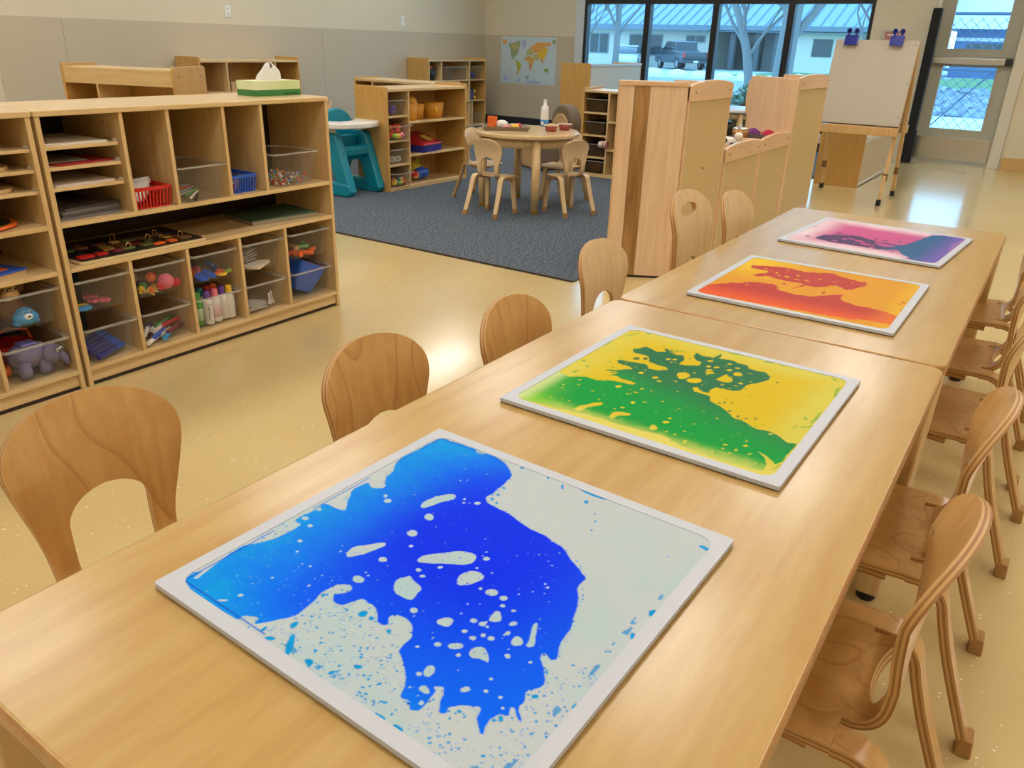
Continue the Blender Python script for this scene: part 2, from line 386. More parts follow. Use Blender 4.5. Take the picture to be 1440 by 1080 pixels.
# ================================================================ bent-ply chairs
def solid_sheet(base, thick, name, mats, layers=4):
    """Thickens an open sheet; the rim shows alternating plies (material slots: face, light ply, dark ply)."""
    bm = bmesh.new()
    vv = [bm.verts.new(p) for p in base.v]
    for f in base.f:
        q = [vv[i] for i in f]
        try: bm.faces.new(q)
        except ValueError: pass
    bmesh.ops.remove_doubles(bm, verts=bm.verts, dist=1e-5)
    bmesh.ops.dissolve_degenerate(bm, dist=1e-6, edges=bm.edges)
    bmesh.ops.recalc_face_normals(bm, faces=bm.faces)
    bm.normal_update(); bm.verts.ensure_lookup_table(); bm.verts.index_update()
    V = [v.co.copy() for v in bm.verts]; NN = [v.normal.copy() for v in bm.verts]
    F = [[v.index for v in f.verts] for f in bm.faces]
    E = []
    for e in bm.edges:
        if len(e.link_faces) == 1:
            lp = e.link_loops[0]; E.append((lp.vert.index, lp.link_loop_next.vert.index))
    bm.free()
    n = len(V); out = MB()
    vs_ = [tuple(V[i] + NN[i] * thick * (.5 - k / layers)) for k in range(layers + 1) for i in range(n)]
    out.add(vs_, [tuple(f) for f in F], 0)
    out.f += [tuple(i + layers * n for i in reversed(f)) for f in F]; out.mi += [0] * len(F)
    # the rim has its own vertices so that the faces keep clean smooth shading up to their edge
    rv = sorted({i for e in E for i in e}); rn = len(rv); ri = {i: q for q, i in enumerate(rv)}; o0 = len(out.v)
    out.v += [vs_[i + k * n] for k in range(layers + 1) for i in rv]
    for k in range(layers):
        for a, b in E:
            out.f.append(tuple(o0 + q for q in (ri[b] + k * rn, ri[a] + k * rn, ri[a] + (k + 1) * rn, ri[b] + (k + 1) * rn))); out.mi.append(1 + k % 2)
    return out.mesh(name, mats, smooth=False, fix=False)

def catmull(pts, per=8):
    P = [np.array(p, float) for p in pts]; P = [2 * P[0] - P[1]] + P + [2 * P[-1] - P[-2]]; out = []
    for i in range(1, len(P) - 2):
        for k in range(per):
            t = k / per; a, b, c, d_ = P[i-1], P[i], P[i+1], P[i+2]
            out.append(.5 * ((2*b) + (c-a)*t + (2*a-5*b+4*c-d_)*t*t + (3*b-a-3*c+d_)*t**3))
    out.append(P[-2]); return out

def smoothface(me):
    me.polygons.foreach_set('use_smooth', [p.material_index == 0 for p in me.polygons]); return me

def chair_parts(cm, variant):
    M = [cm, ply_l, ply_d]
    # seat: from the front edge back to the slits
    rows = catmull([(.185, .300), (.172, .311), (.13, .318), (.06, .318), (0, .320)], 6)
    sm = MB(); cols = 12
    def wseat(y): return .163 - (max(0, y - .145) / .04) ** 2 * .035
    sm.add([(wseat(r[0]) * (2 * j / cols - 1), r[0], r[1]) for r in rows for j in range(cols + 1)],
           [(i*(cols+1)+j, i*(cols+1)+j+1, (i+1)*(cols+1)+j+1, (i+1)*(cols+1)+j) for i in range(len(rows) - 1) for j in range(cols)])
    seat = smoothface(solid_sheet(sm, .014, 'seat', M))
    # back: two strips bend up out of the seat and join above the arch
    prof = catmull([(.0, .320), (-.018, .322), (-.036, .334), (-.047, .358), (-.050, .40), (-.052, .46), (-.060, .52), (-.074, .575), (-.092, .626)], 14)
    zs = [p[1] for p in prof]
    def outer(z, i):
        z0 = max(z, .33)
        t0 = min(1, max(0, (z0 - .34) / .24)); wv = .102 + .040 * t0 * t0 * (3 - 2 * t0)
        if variant == 'handle': wv = .098 + .045 * min(1, max(0, (z0 - .38) / .2))
        t = max(0.0, (z - .525) / (.6262 - .525)); return wv * max(1e-4, 1 - t ** 2.5) ** .5
    def inner(z, i):
        if variant == 'arch' or variant == 'handle':
            top = .478 if variant == 'arch' else .44; r = .066
            c = 0.0
            if i >= 17:
                if i < 30: c = r * (1 - ((30 - i) / 13.0) ** 2) ** .5 if i > 17 else 0.0
                elif z < top - .05: c = r
                elif z < top: c = r * max(0, 1 - ((z - top + .05) / .05) ** 2) ** .5
            if variant == 'handle' and .558 < z < .590:
                c = .054 * max(0, 1 - ((z - .574) / .016) ** 4) ** .5
            return c
        return 0.0
    # finer rows around the cut-outs
    fine = []
    for i in range(len(prof) - 1):
        fine.append((prof[i], i))
        for q in (.33, .66): fine.append((prof[i] * (1 - q) + prof[i + 1] * q, i + q))
    fine.append((prof[-1], len(prof) - 1))
    bm_ = MB(); nc = 6
    for sgn in (-1, 1):
        v = []
        for p, i in fine:
            a, b = inner(p[1], i), outer(p[1], i); a = min(a, b * .7)
            for j in range(nc + 1):
                x = a + (b - a) * j / nc
                bend = .9 * x * x * min(1, max(0, (p[1] - .40) / .12))
                v.append((sgn * x, p[0] + bend, p[1]))
        bm_.add(v, [(i*(nc+1)+j, i*(nc+1)+j+1, (i+1)*(nc+1)+j+1, (i+1)*(nc+1)+j) for i in range(len(fine) - 1) for j in range(nc)])
    back = smoothface(solid_sheet(bm_, .014, 'backrest', M))
    def leg(path, xa, xb, xc, xd, sgn):
        pr = catmull(path, 5); n = len(pr); lm = MB(); v = []
        for i, p in enumerate(pr):
            t = min(1, max(0, (.30 - p[1]) / .28)); x0 = xa + (xc - xa) * t; x1 = xb + (xd - xb) * t
            for j in range(3): v.append((sgn * (x0 + (x1 - x0) * j / 2), p[0], p[1]))
        lm.add(v, [(i*3+j, i*3+j+1, (i+1)*3+j+1, (i+1)*3+j) for i in range(n - 1) for j in range(2)])
        return smoothface(solid_sheet(lm, .0165, 'leg', M))
    rear = [(.0, .3185), (-.026, .3180), (-.050, .308), (-.064, .286), (-.074, .25), (-.100, .17), (-.158, .02)]
    front = [(.03, .300), (.08, .301), (.118, .293), (.134, .27), (.140, .24), (.146, .18), (.160, .02)]
    legs = [(leg(rear, .117, .163, .135, .172, s_), s_ * .1535, -.160) for s_ in (-1, 1)] + [(leg(front, .105, .150, .128, .165, s_), s_ * .1465, .161) for s_ in (-1, 1)]
    capm = MB().hexa([(-.0195,-.014,0),(.0195,-.014,0),(.0195,.014,0),(-.0195,.014,0)], [(-.0205,-.0105,.040),(.0205,-.0105,.040),(.0205,.0105,.040),(-.0205,.0105,.040)]).mesh('foot_cap', mat('tan_rubber', S(176,132,78), .6))
    return seat, back, legs, capm
CHP = {}
def make_chair(label, loc, rz, cm, variant='arch', group=None, scale=1.0, cat='chair'):
    key = (cm.name, variant)
    if key not in CHP:
        c = thing('bent_ply_chair', label, cat, loc, rz, group)
        seat, back, legs, capm = chair_parts(cm, variant)
        link('seat', seat, c); link('backrest', back, c)
        for lm, fx, fy in legs:
            lo = link('leg', lm, c); link('foot_cap', capm, lo, bevel=.003, loc=(fx, fy, 0))
        CHP[key] = c
    else: c = dup(CHP[key], loc, rz, label, group)
    c.scale = (scale,) * 3
    return c
GL, GR, GC = 'chairs on the shelf side of the long tables', 'chairs on the aisle side of the long tables', 'chairs around the round table'
D2 = math.radians
make_chair('warm birch chair nearest the camera on the shelf side, arched opening in its back', (-1.10, .535, 0), -R90 + D2(-4), chair_m, group=GL)
make_chair('second birch chair from the camera on the shelf side, swirling wood figure', (-.925, 1.0, 0), -R90, chair_m, group=GL)
make_chair('third birch chair from the camera on the shelf side, beside the green tile', (-.86, 1.385, 0), -R90 + D2(2), chair_m, group=GL)
make_chair('paler birch chair at the joint of the two tables, arch of its back just visible', (-.975, 2.01, 0), -R90, chair_pale_m, group=GL)
make_chair('tall pale chair with a handle slot in its backrest, before the wooden divider', (-.89, 2.47, 0), -R90, chair_pale_m, 'handle', GL, 1.15)
make_chair('farthest pale chair on the shelf side, beside the pink tile', (-.86, 2.83, 0), -R90, chair_pale_m, 'arch', GL, 1.08)
make_chair('birch chair nearest the camera on the aisle side, its backrest edge-on', (-.055, 1.013, 0), R90, chair_m, group=GR)
make_chair('second birch chair from the camera on the aisle side, beside the green tile', (-.045, 1.468, 0), R90 + D2(2), chair_m, group=GR)
make_chair('third birch chair from the camera on the aisle side, at the table joint', (-.02, 2.12, 0), R90 + D2(-3), chair_m, group=GR)
make_chair('fourth birch chair from the camera on the aisle side, beside the orange tile', (-.035, 2.60, 0), R90, chair_m, group=GR)
make_chair('farthest birch chair on the aisle side, beside the pink tile', (-.045, 3.14, 0), R90 + D2(4), chair_m, group=GR)

# ================================================================ liquid tiles
INK = {
 'blue': (
  '47,949 44,913 38,788 45,745 76,699 77,669 124,626 94,602 61,619 57,558 88,514 122,475 97,468 48,468 54,434 46,364 84,363 83,333 80,284 62,247 41,213 42,165 50,119 68,73 59,64 48,98 36,78 49,49 78,38 113,33 209,36 259,37 254,54 287,75 295,52 314,76 335,109 342,131 337,171 331,212 334,247 361,273 377,262 371,239 357,223 371,207 397,209 408,235 421,255 455,254 480,239 497,218 515,219 522,228 508,243 515,261 538,266 569,257 589,231 593,195 595,181 619,171 646,150 673,115 684,93 704,101 718,83 736,93 733,124 728,150 718,154 731,168 745,155 755,133 772,110 783,118 775,134 795,156 823,171 829,146 846,131 858,120 866,124 857,139 852,157 859,176 880,186 868,205 877,209 894,189 904,190 881,215 880,236 868,258 885,286 871,315 835,351 839,363 860,353 868,359 853,395 843,452 819,521 781,587 778,629 749,646 705,677 668,695 611,710 568,713 529,720 482,736 435,740 393,741 374,762 374,790 373,842 366,899 316,941 276,960 220,968 81,956 45,956',
  '184,591 187,583 184,577 176,574 168,578 165,585 169,592 177,594;158,600 161,595 158,590 153,589 148,591 146,597 148,601 153,603;323,600 328,588 325,579 315,578 304,585 298,596 301,606 312,607;341,521 345,511 339,501 327,497 316,502 313,512 318,522 330,526;359,391 363,383 358,376 349,373 341,377 337,385 342,392 351,395;370,306 373,296 368,288 357,284 347,288 343,297 349,306 360,310;542,300 544,294 541,288 534,286 528,289 525,295 529,301 536,303;651,251 653,246 650,241 645,240 640,242 639,247 641,251 647,253;450,413 452,408 450,403 444,402 439,404 437,409 440,414 445,415;474,401 475,397 472,393 467,391 463,393 462,397 465,401 470,403;74,395 77,389 73,383 65,380 57,382 55,388 59,394 67,397;65,442 68,437 66,433 60,432 54,434 51,439 53,444 59,445;110,376 112,372 110,367 104,365 99,367 97,371 99,376 105,378;139,315 141,311 139,307 134,305 128,307 126,312 128,316 133,317;372,471 373,467 370,463 366,461 361,463 360,467 363,471 368,472;198,99 200,96 198,92 193,90 188,91 187,95 189,99 194,101;553,547 554,541 550,535 543,532 538,535 536,541 540,547 547,550;647,460 649,451 642,441 631,437 622,441 621,450 628,460 639,464;675,458 676,451 673,444 665,442 659,446 657,453 661,460 668,462;687,432 688,427 685,423 681,422 677,424 676,428 678,432 683,434;715,435 716,431 713,427 708,425 705,427 704,431 707,435 712,437;666,356 668,350 665,344 659,343 653,346 651,352 654,357 661,359;687,359 689,353 686,348 680,346 674,349 673,355 676,360 682,362;742,399 743,393 739,387 733,385 728,388 727,394 730,400 736,402;672,316 673,311 670,307 666,306 661,308 660,312 663,316 667,318;699,312 700,307 697,302 691,300 686,302 684,308 688,313 694,315;710,332 712,327 709,323 705,322 700,324 699,329 701,333 706,335;730,336 731,331 728,326 723,324 718,327 717,332 719,337 725,339;748,367 749,363 747,358 742,357 738,359 737,364 739,368 744,370;783,365 786,354 781,345 772,343 763,349 760,360 764,369 774,371;691,277 692,268 684,258 673,253 664,255 663,264 671,274 683,279;650,250 651,245 649,241 644,239 639,241 638,246 641,250 646,252;788,314 789,309 786,305 781,304 777,306 776,311 779,315 784,317;383,731 384,724 380,718 373,716 368,718 366,724 371,730 378,733;703,252 704,249 703,246 699,245 696,247 695,250 697,253 700,254;216,966 217,956 208,949 194,949 184,955 184,965 193,972 206,973;610,448 611,444 609,441 605,440 602,442 601,445 603,449 607,450;484,451 485,447 482,443 478,442 474,443 473,447 476,451 480,453;684,194 693,187 696,175 692,166 683,164 674,171 671,183 675,193;677,166 678,162 676,158 671,156 666,158 665,162 668,166 673,168;778,192 779,187 775,181 769,179 764,181 763,186 767,192 773,194;808,207 809,204 807,201 803,200 800,201 800,204 802,208 805,209;703,253 705,249 703,245 699,244 695,246 694,250 696,254 700,255;787,314 788,309 786,305 781,304 777,306 776,311 779,315 783,316;650,250 651,245 648,241 643,239 638,241 637,246 640,250 645,252;542,301 544,294 541,288 534,286 527,289 525,296 528,302 535,304;729,113 730,109 728,105 724,104 720,106 719,110 720,114 725,115;755,126 756,122 755,119 752,119 748,121 747,124 748,127 751,128;623,219 624,217 622,214 619,213 617,214 616,217 618,219 621,220;840,215 840,212 839,209 836,208 833,210 833,212 834,215 837,216;860,196 861,193 860,190 857,190 855,191 854,194 855,197 858,197;835,326 836,323 834,320 831,319 829,320 828,323 830,326 833,327;798,242 799,239 798,237 795,236 792,237 791,240 793,243 796,243;265,346 257,378 284,416 303,442 316,430 306,400 294,363 278,340;261,618 252,644 265,689 287,717 305,721 311,698 293,674 284,643 276,614;436,332 426,353 440,370 442,383 466,370 501,364 501,340 511,316 482,312 459,312;163,49 187,72 182,55;412,436 422,472 465,521 503,542 524,530 531,508 516,485 472,463 432,430;548,426 533,456 547,488 575,494 588,478 586,455 563,427;680,372 678,410 695,405 709,387 694,373;597,295 604,318 624,328 631,315 625,297;795,355 786,380 772,416 774,433 788,411 792,397 810,365;713,266 711,284 722,299 742,296 765,271 756,268 741,268 729,258;694,131 695,145 709,147 725,136 710,129',
  '458,230 463,222 462,212 456,205 448,206 443,213 444,223 450,230;485,223 487,218 485,214 479,212 474,215 471,220 474,224 479,226;421,210 422,207 421,204 418,204 415,205 413,208 414,211 417,211;364,117 369,111 372,102 370,94 365,92 359,98 357,107 359,115;541,219 543,215 541,211 537,210 533,212 531,216 533,220 537,221;462,82 464,79 463,77 460,76 456,78 454,81 455,83 459,84;416,62 429,42 429,32 416,38 398,56 384,76 383,86 397,80;327,64 330,60 332,54 329,48 325,47 321,51 320,58 322,63;366,54 366,50 362,44 354,40 348,41 348,45 352,51 360,55;342,212 345,209 346,204 344,201 341,200 338,203 337,208 338,212;486,53 486,47 480,45 471,46 465,51 466,57 472,59 481,58;567,109 569,104 565,98 558,95 552,97 551,102 555,107 562,110;535,65 538,61 537,56 533,52 529,52 527,55 528,61 531,65;699,38 697,32 686,29 674,30 667,35 670,41 680,44 692,43;745,36 742,31 732,28 721,30 715,35 718,40 728,43 739,41;641,32 639,30 632,27 624,26 620,27 622,30 629,33 637,34;548,128 549,125 548,123 545,122 542,124 541,126 542,128 545,129;593,165 594,163 593,160 590,160 588,161 587,163 588,165 591,166;801,139 802,135 800,132 797,131 793,133 791,137 793,140 797,141;875,173 878,167 876,163 872,162 866,167 864,173 865,177 870,177;865,163 866,160 864,157 860,156 857,157 856,161 858,164 862,165;894,261 895,257 892,253 888,251 884,253 883,258 886,262 891,263;461,83 463,80 462,78 459,77 455,79 453,82 454,84 458,85;519,38 521,35 519,32 516,31 512,32 510,35 512,38 515,39;769,30 768,28 763,26 758,27 756,29 757,32 761,34 766,33;965,287 967,284 968,277 966,272 963,270 960,274 960,280 962,286;966,314 968,311 969,305 968,300 965,298 963,302 962,307 964,313;968,371 971,365 971,352 969,340 966,336 963,342 962,355 965,367;970,398 972,392 973,382 971,372 968,369 965,374 965,385 967,395;963,526 965,519 963,514 959,514 954,520 952,527 954,532 958,532;630,98 631,95 630,93 627,92 624,93 623,96 625,98 627,99;602,92 603,90 602,88 600,87 597,88 596,91 597,93 600,94;880,27 873,25 854,24 834,24 826,25 834,27 853,28 872,28;797,129 798,127 797,125 795,125 793,126 792,128 793,130 795,130;628,62 629,59 628,57 625,56 622,57 621,60 622,62 625,63;970,621 971,611 966,602 958,600 951,607 949,617 954,626 963,627;970,915 966,911 955,910 942,913 937,919 941,924 952,925 964,921;888,970 883,966 869,962 853,963 845,967 850,971 865,975 881,974;636,965 626,960 598,958 567,961 552,968 563,974 592,975 622,972;642,970 641,963 634,958 625,958 619,962 620,968 627,973 636,974;512,949 519,939 521,932 516,933 508,940 501,950 500,957 504,956;609,920 611,912 609,907 604,907 599,912 597,919 599,924 603,925;710,969 705,966 693,964 679,965 672,968 677,971 690,972 704,972;452,963 455,958 454,954 450,954 446,959 443,964 444,968 448,968;362,970 362,965 360,958 355,953 351,954 350,959 353,966 358,970;395,771 397,766 396,762 392,761 387,765 385,770 386,774 390,774;417,760 419,755 418,752 415,752 411,755 409,760 410,763 413,763;393,798 395,794 393,790 389,789 385,792 383,797 385,801 389,801;966,523 968,516 966,512 961,512 957,516 955,523 957,528 961,528;976,735 975,730 972,729 969,733 967,739 969,744 972,745 975,741;977,773 976,769 974,768 972,771 971,776 972,780 974,781 976,778;388,835 390,831 388,827 384,826 381,829 379,833 381,837 385,837;657,879 658,875 657,872 655,873 652,875 651,879 652,882 654,882;677,851 678,847 677,845 675,845 672,847 671,851 672,853 674,853;691,810 692,806 690,804 688,803 685,806 684,809 685,812 688,812;898,830 899,827 898,825 897,825 895,827 894,830 895,832 897,832'),
 'green': (
  '23,65 27,187 25,279 28,348 68,330 97,321 148,361 194,359 244,390 290,396 316,398 329,414 322,429 290,427 251,428 235,438 212,428 226,464 213,479 178,459 180,477 216,506 249,541 235,555 206,558 180,563 163,594 203,608 230,612 269,625 298,588 336,590 360,621 347,644 305,645 265,657 254,685 228,709 200,706 167,707 152,743 170,767 177,802 216,794 245,770 275,794 248,840 290,825 321,794 274,821 313,791 348,809 378,755 375,705 403,709 443,741 435,782 406,787 385,829 384,869 415,853 457,867 465,924 476,903 477,863 523,881 559,862 599,865 613,840 650,832 681,839 706,814 718,775 690,715 661,675 665,604 640,585 582,580 575,542 577,511 556,510 519,533 510,514 531,491 569,492 593,485 613,447 659,424 696,395 728,363 774,359 822,330 857,338 893,328 936,293 956,309 963,290 959,217 952,155 944,127 912,158 878,180 908,144 923,111 929,67 899,55 858,50 814,49 745,51 680,59 614,80 624,87 575,95 529,83 464,80 412,76 361,80 304,74 241,57 149,51 80,39',
  '550,137 553,122 546,110 536,109 526,119 524,134 530,146 541,147;566,199 567,189 561,180 552,177 545,183 545,193 551,202 560,205;404,266 406,257 403,250 397,250 391,256 389,265 392,272 398,272;297,362 297,354 293,347 286,345 280,349 279,357 284,364 291,367;372,530 372,520 365,510 355,506 348,511 348,521 355,531 365,534;303,533 304,524 299,516 291,514 285,519 284,529 289,537 296,539;376,395 376,389 372,383 367,381 362,384 362,390 366,396 372,398;441,611 447,585 441,569 427,570 413,589 407,614 413,631 427,630;373,348 371,344 365,342 357,344 353,347 354,351 361,353 368,352;394,501 394,495 392,490 387,489 383,493 382,499 385,504 390,505;559,231 559,226 556,222 552,221 549,223 549,228 552,232 556,233;390,207 390,202 386,196 381,194 377,197 377,203 380,208 386,210;147,321 148,316 145,312 141,311 138,314 137,318 139,323 143,324;618,128 618,124 616,121 612,120 610,122 610,126 612,129 615,130;328,735 328,727 324,719 317,717 311,722 311,730 315,738 323,740;349,748 349,741 345,734 339,733 334,736 334,744 338,750 344,752;349,322 350,317 348,314 345,314 343,317 342,321 343,325 346,325;457,621 461,591 450,569 430,567 413,586 408,616 419,639 440,641;515,607 514,585 500,564 480,557 466,568 466,590 481,610 501,617;614,762 615,744 608,731 596,729 586,740 585,758 592,772 605,774;511,731 511,720 503,709 492,705 485,710 486,721 494,731 504,735;525,709 523,696 513,684 500,678 492,683 493,695 503,708 516,714;569,781 569,770 563,761 554,758 547,763 548,774 554,783 563,786;486,766 486,756 481,749 474,747 468,751 468,760 473,768 480,770;647,676 647,669 643,663 638,661 634,665 634,673 638,679 643,680;836,197 835,192 830,186 825,184 821,186 822,192 826,197 832,200;786,167 785,162 781,157 776,155 773,157 773,163 777,168 782,170;867,152 866,147 862,142 857,139 853,141 854,146 859,151 864,153;637,173 637,169 635,165 631,164 628,166 628,170 630,174 634,175;516,775 516,767 511,760 505,758 500,762 500,770 505,777 511,779;470,823 470,814 464,806 456,803 450,807 451,816 457,824 465,827;594,622 594,617 592,612 587,611 584,614 584,620 587,625 591,626;468,664 468,659 465,654 461,653 458,655 457,660 460,665 465,666;542,838 542,832 538,826 533,825 529,828 529,835 533,841 538,842;586,821 585,814 580,807 573,804 568,807 569,814 574,821 581,824;823,146 823,142 821,138 817,137 814,140 814,145 817,148 820,149;765,95 765,91 762,87 759,86 756,89 756,93 758,97 762,98;671,100 674,90 672,84 668,85 662,93 660,103 661,109 666,108;876,327 875,322 871,317 866,315 863,317 863,322 868,327 873,329;826,226 826,222 824,218 820,217 818,220 818,224 820,228 824,229;618,126 618,122 616,118 612,117 609,120 609,124 611,128 615,129;262,74 260,112 274,143 287,174 309,202 321,181 304,154 286,122 285,79;385,99 375,136 380,156 426,178 440,158 402,134 397,96;546,652 557,687 568,731 576,711 604,695 612,658 584,645',
  '225,662 227,648 220,636 209,634 200,642 198,655 205,667 216,670;250,682 252,670 248,662 240,661 233,668 231,679 235,688 243,689;174,626 174,619 169,611 162,608 156,612 156,619 161,626 169,629;152,558 153,552 151,547 146,546 142,550 140,557 143,561 147,562;193,513 193,507 189,502 184,500 180,503 179,508 183,514 189,515;219,467 219,461 213,453 205,450 200,451 200,458 206,465 214,469;102,457 104,449 101,443 95,442 89,447 87,455 90,461 96,462;95,401 98,390 96,373 92,361 86,360 83,372 84,388 89,401;36,772 40,755 40,726 36,704 30,699 26,716 26,744 30,767;34,650 36,633 35,602 31,573 27,565 25,580 26,612 30,641;29,554 32,542 32,523 29,507 25,505 21,517 21,536 24,552;34,461 37,445 37,414 35,386 31,378 28,393 27,424 30,452;86,945 85,927 76,894 65,864 58,856 59,874 68,907 79,937;133,961 133,952 126,943 117,939 111,943 111,952 117,961 127,965;68,500 69,492 65,485 57,483 52,487 50,495 55,502 62,504;896,971 889,959 868,954 844,960 833,973 839,986 861,991 884,984;963,811 961,769 956,756 951,780 948,827 950,870 956,883 961,858;976,484 970,473 953,452 935,434 927,430 933,442 949,462 967,480;923,440 922,432 917,417 911,406 907,404 908,412 913,427 919,438;933,518 935,507 932,500 927,501 923,509 921,520 924,527 929,526;962,536 959,493 955,479 951,501 950,548 952,592 956,607 960,583;932,925 928,922 916,929 904,940 899,950 903,952 915,946 927,934;417,982 410,974 387,965 363,961 351,964 358,972 381,981 406,985;561,969 552,961 526,953 498,949 485,952 494,960 521,968 548,972;674,960 670,952 656,947 640,947 632,953 636,960 651,966 667,966;729,967 725,958 712,950 697,946 690,948 694,957 707,965 722,969;958,141 958,130 955,109 951,90 948,84 948,95 950,116 954,135;751,775 751,769 749,765 745,765 742,768 742,774 744,779 748,779;714,815 714,810 711,806 707,805 705,808 705,813 707,817 711,818;659,471 659,465 658,461 654,461 651,465 651,471 652,475 656,475;648,456 648,450 646,445 641,445 638,448 638,454 640,459 644,460;701,413 701,406 698,401 694,400 690,404 690,411 693,416 697,417;739,386 741,378 739,372 735,373 731,380 730,389 731,394 735,393;794,409 796,400 795,395 791,397 788,404 786,412 787,417 790,416;831,377 832,372 830,368 828,368 825,372 825,377 826,381 829,381;768,388 768,384 766,381 762,380 760,382 760,386 763,389 766,390;819,354 819,350 817,346 813,345 810,347 810,352 813,356 817,357;679,481 680,476 679,473 677,473 674,477 674,482 675,485 677,484;654,497 655,494 654,491 652,491 650,494 649,498 650,500 652,500;832,574 833,570 832,568 830,568 828,571 828,575 829,577 830,577;713,579 714,575 713,573 711,573 709,576 708,580 709,583 711,582;314,843 315,832 310,824 302,822 296,828 295,839 300,848 308,850;337,852 338,843 333,836 326,834 321,838 320,847 325,854 332,856;385,790 386,784 385,780 381,780 378,784 377,790 379,794 382,794'),
 'orange': (
  '25,50 35,202 122,325 229,427 319,453 382,351 462,326 554,358 612,443 665,488 673,392 743,342 837,337 903,331 969,287 980,201 969,119 853,134 773,87 592,73 402,58 204,42 43,19;91,701 90,776 264,850 387,815 510,893 622,828 720,808 700,667 658,584 591,649 525,544 463,540 418,405 447,561 307,559 229,598 183,532 160,566 208,661 194,705 126,703',
  '219,358 218,347 211,337 201,333 195,338 196,349 203,359 213,363;375,722 375,708 371,697 363,697 357,707 356,721 361,732 368,732;341,652 339,640 328,635 314,639 306,652 308,664 319,669 333,664;450,642 448,630 439,625 427,630 420,642 422,654 431,659 443,654;405,626 401,617 389,613 374,617 366,626 370,635 382,639 397,635;499,723 499,711 494,702 487,701 482,708 482,719 487,728 494,730;262,707 262,696 257,687 249,685 244,692 244,704 249,713 256,714',
  '580,483 582,462 578,442 569,435 562,445 560,466 564,486 573,493;362,504 364,488 359,477 352,478 345,490 343,506 347,517 355,516;716,781 718,756 714,725 707,708 700,713 697,739 701,770 708,787;956,535 952,526 945,534 938,553 935,573 938,581 945,574 953,554;974,430 974,413 970,392 964,377 959,378 959,395 963,416 970,431;947,495 945,489 937,492 928,500 924,510 926,516 935,514 943,505;213,611 213,592 202,575 188,571 178,581 178,600 189,617 203,622'),
 'pink': (
  '175,215 190,348 250,432 380,499 500,428 626,406 689,432 713,565 729,733 757,918 888,970 950,954 929,671 967,301 956,73 850,30 752,154 690,259 619,188 479,188 353,170 251,179',
  '653,348 644,318 608,302 565,309 541,335 550,365 587,381 630,374;468,334 463,315 440,308 411,318 395,339 400,358 423,365 452,355;545,276 537,257 505,251 470,260 450,281 459,300 490,306 526,296;395,372 393,356 377,350 358,358 346,375 348,391 364,397 383,389;553,406 553,385 543,366 529,361 519,373 520,393 529,412 543,417;344,347 345,332 339,319 329,316 322,325 321,340 327,353 337,356;319,246 319,231 312,217 301,213 293,221 293,236 300,250 311,254;555,229 555,214 546,199 534,193 527,201 527,216 536,231 548,236',
  '129,247 130,231 123,217 112,213 103,221 102,237 110,251 121,256;568,495 568,479 561,466 552,463 545,473 545,488 551,501 561,504;502,505 503,490 498,478 489,476 483,486 482,501 487,513 495,515;690,192 690,177 682,164 672,160 666,168 666,182 674,195 684,200;658,528 656,515 644,511 629,518 620,531 623,543 635,547 650,541;274,513 273,494 261,475 246,467 236,474 237,492 249,511 264,520'),
}

def chaikin(p, k=2, c=.25):
    for _ in range(k):
        q = np.roll(p, -1, 0); p = np.stack([(1 - c) * p + c * q, c * p + (1 - c) * q], 1).reshape(-1, 2)
    return p
def parse(s, k=2, c=.25): return [chaikin(np.array([[float(a) for a in p.split(',')] for p in q.split()]) / 1000.0, k, c) for q in s.split(';')]
def inside(X, Y, poly):
    r = np.zeros(X.shape, bool); x0, y0 = poly[-1]
    lo, hi = poly.min(0), poly.max(0)
    sel = (X >= lo[0]) & (X <= hi[0]) & (Y >= lo[1]) & (Y <= hi[1])
    if not sel.any(): return r
    xs, ys = X[sel], Y[sel]; c = np.zeros(xs.shape, bool)
    for x1, y1 in poly:
        if y0 != y1: c ^= ((y0 > ys) != (y1 > ys)) & (xs < (x1 - x0) * (ys - y0) / (y1 - y0) + x0)
        x0, y0 = x1, y1
    r[sel] = c; return r
def vnoise(X, Y, f, seed):
    rg = np.random.RandomState(seed); n = int(f) + 3; g = rg.rand(n, n)
    x, y = np.clip(X, 0, 1) * f, np.clip(Y, 0, 1) * f; i, j = x.astype(int), y.astype(int); u, v = x - i, y - j
    u = u * u * (3 - 2 * u); v = v * v * (3 - 2 * v)
    return (g[i, j] * (1 - u) + g[i + 1, j] * u) * (1 - v) + (g[i, j + 1] * (1 - u) + g[i + 1, j + 1] * u) * v
def fbm(X, Y, f, seed, o=4): return sum(vnoise(X, Y, f * 2 ** k, seed + k) / 2 ** (k + 1) for k in range(o)) / (1 - .5 ** o)
def C3(r, g, b): return np.array([lin(r), lin(g), lin(b)])
def mixc(A, B, t): return A * (1 - t[..., None]) + B * t[..., None]
def sst(a, b, x): t = np.clip((x - a) / (b - a), 0, 1); return t * t * (3 - 2 * t)
def blur(m, it=1):
    for _ in range(it):
        p = np.pad(m, 1, mode='edge'); m = (p[1:-1, 1:-1] * 2 + p[:-2, 1:-1] + p[2:, 1:-1] + p[1:-1, :-2] + p[1:-1, 2:]) / 6
    return m
def drops(X, Y, n, seed, where, r0, r1):
    rg = np.random.RandomState(seed); m = np.zeros(X.shape, bool); k = 0; N_ = X.shape[0] - 1
    while k < n:
        k += 1; x, y = rg.rand(2); r = r0 + (r1 - r0) * rg.rand() ** 4
        i, j = int(x * N_), int(y * N_)
        if not where[j, i]: continue
        q = int(r * N_) + 2; sl = (slice(max(0, j - q), j + q + 1), slice(max(0, i - q), i + q + 1))
        e = 1 + .5 * rg.rand(); m[sl] |= ((X[sl] - x) * e) ** 2 + (Y[sl] - y) ** 2 < r * r
    return m
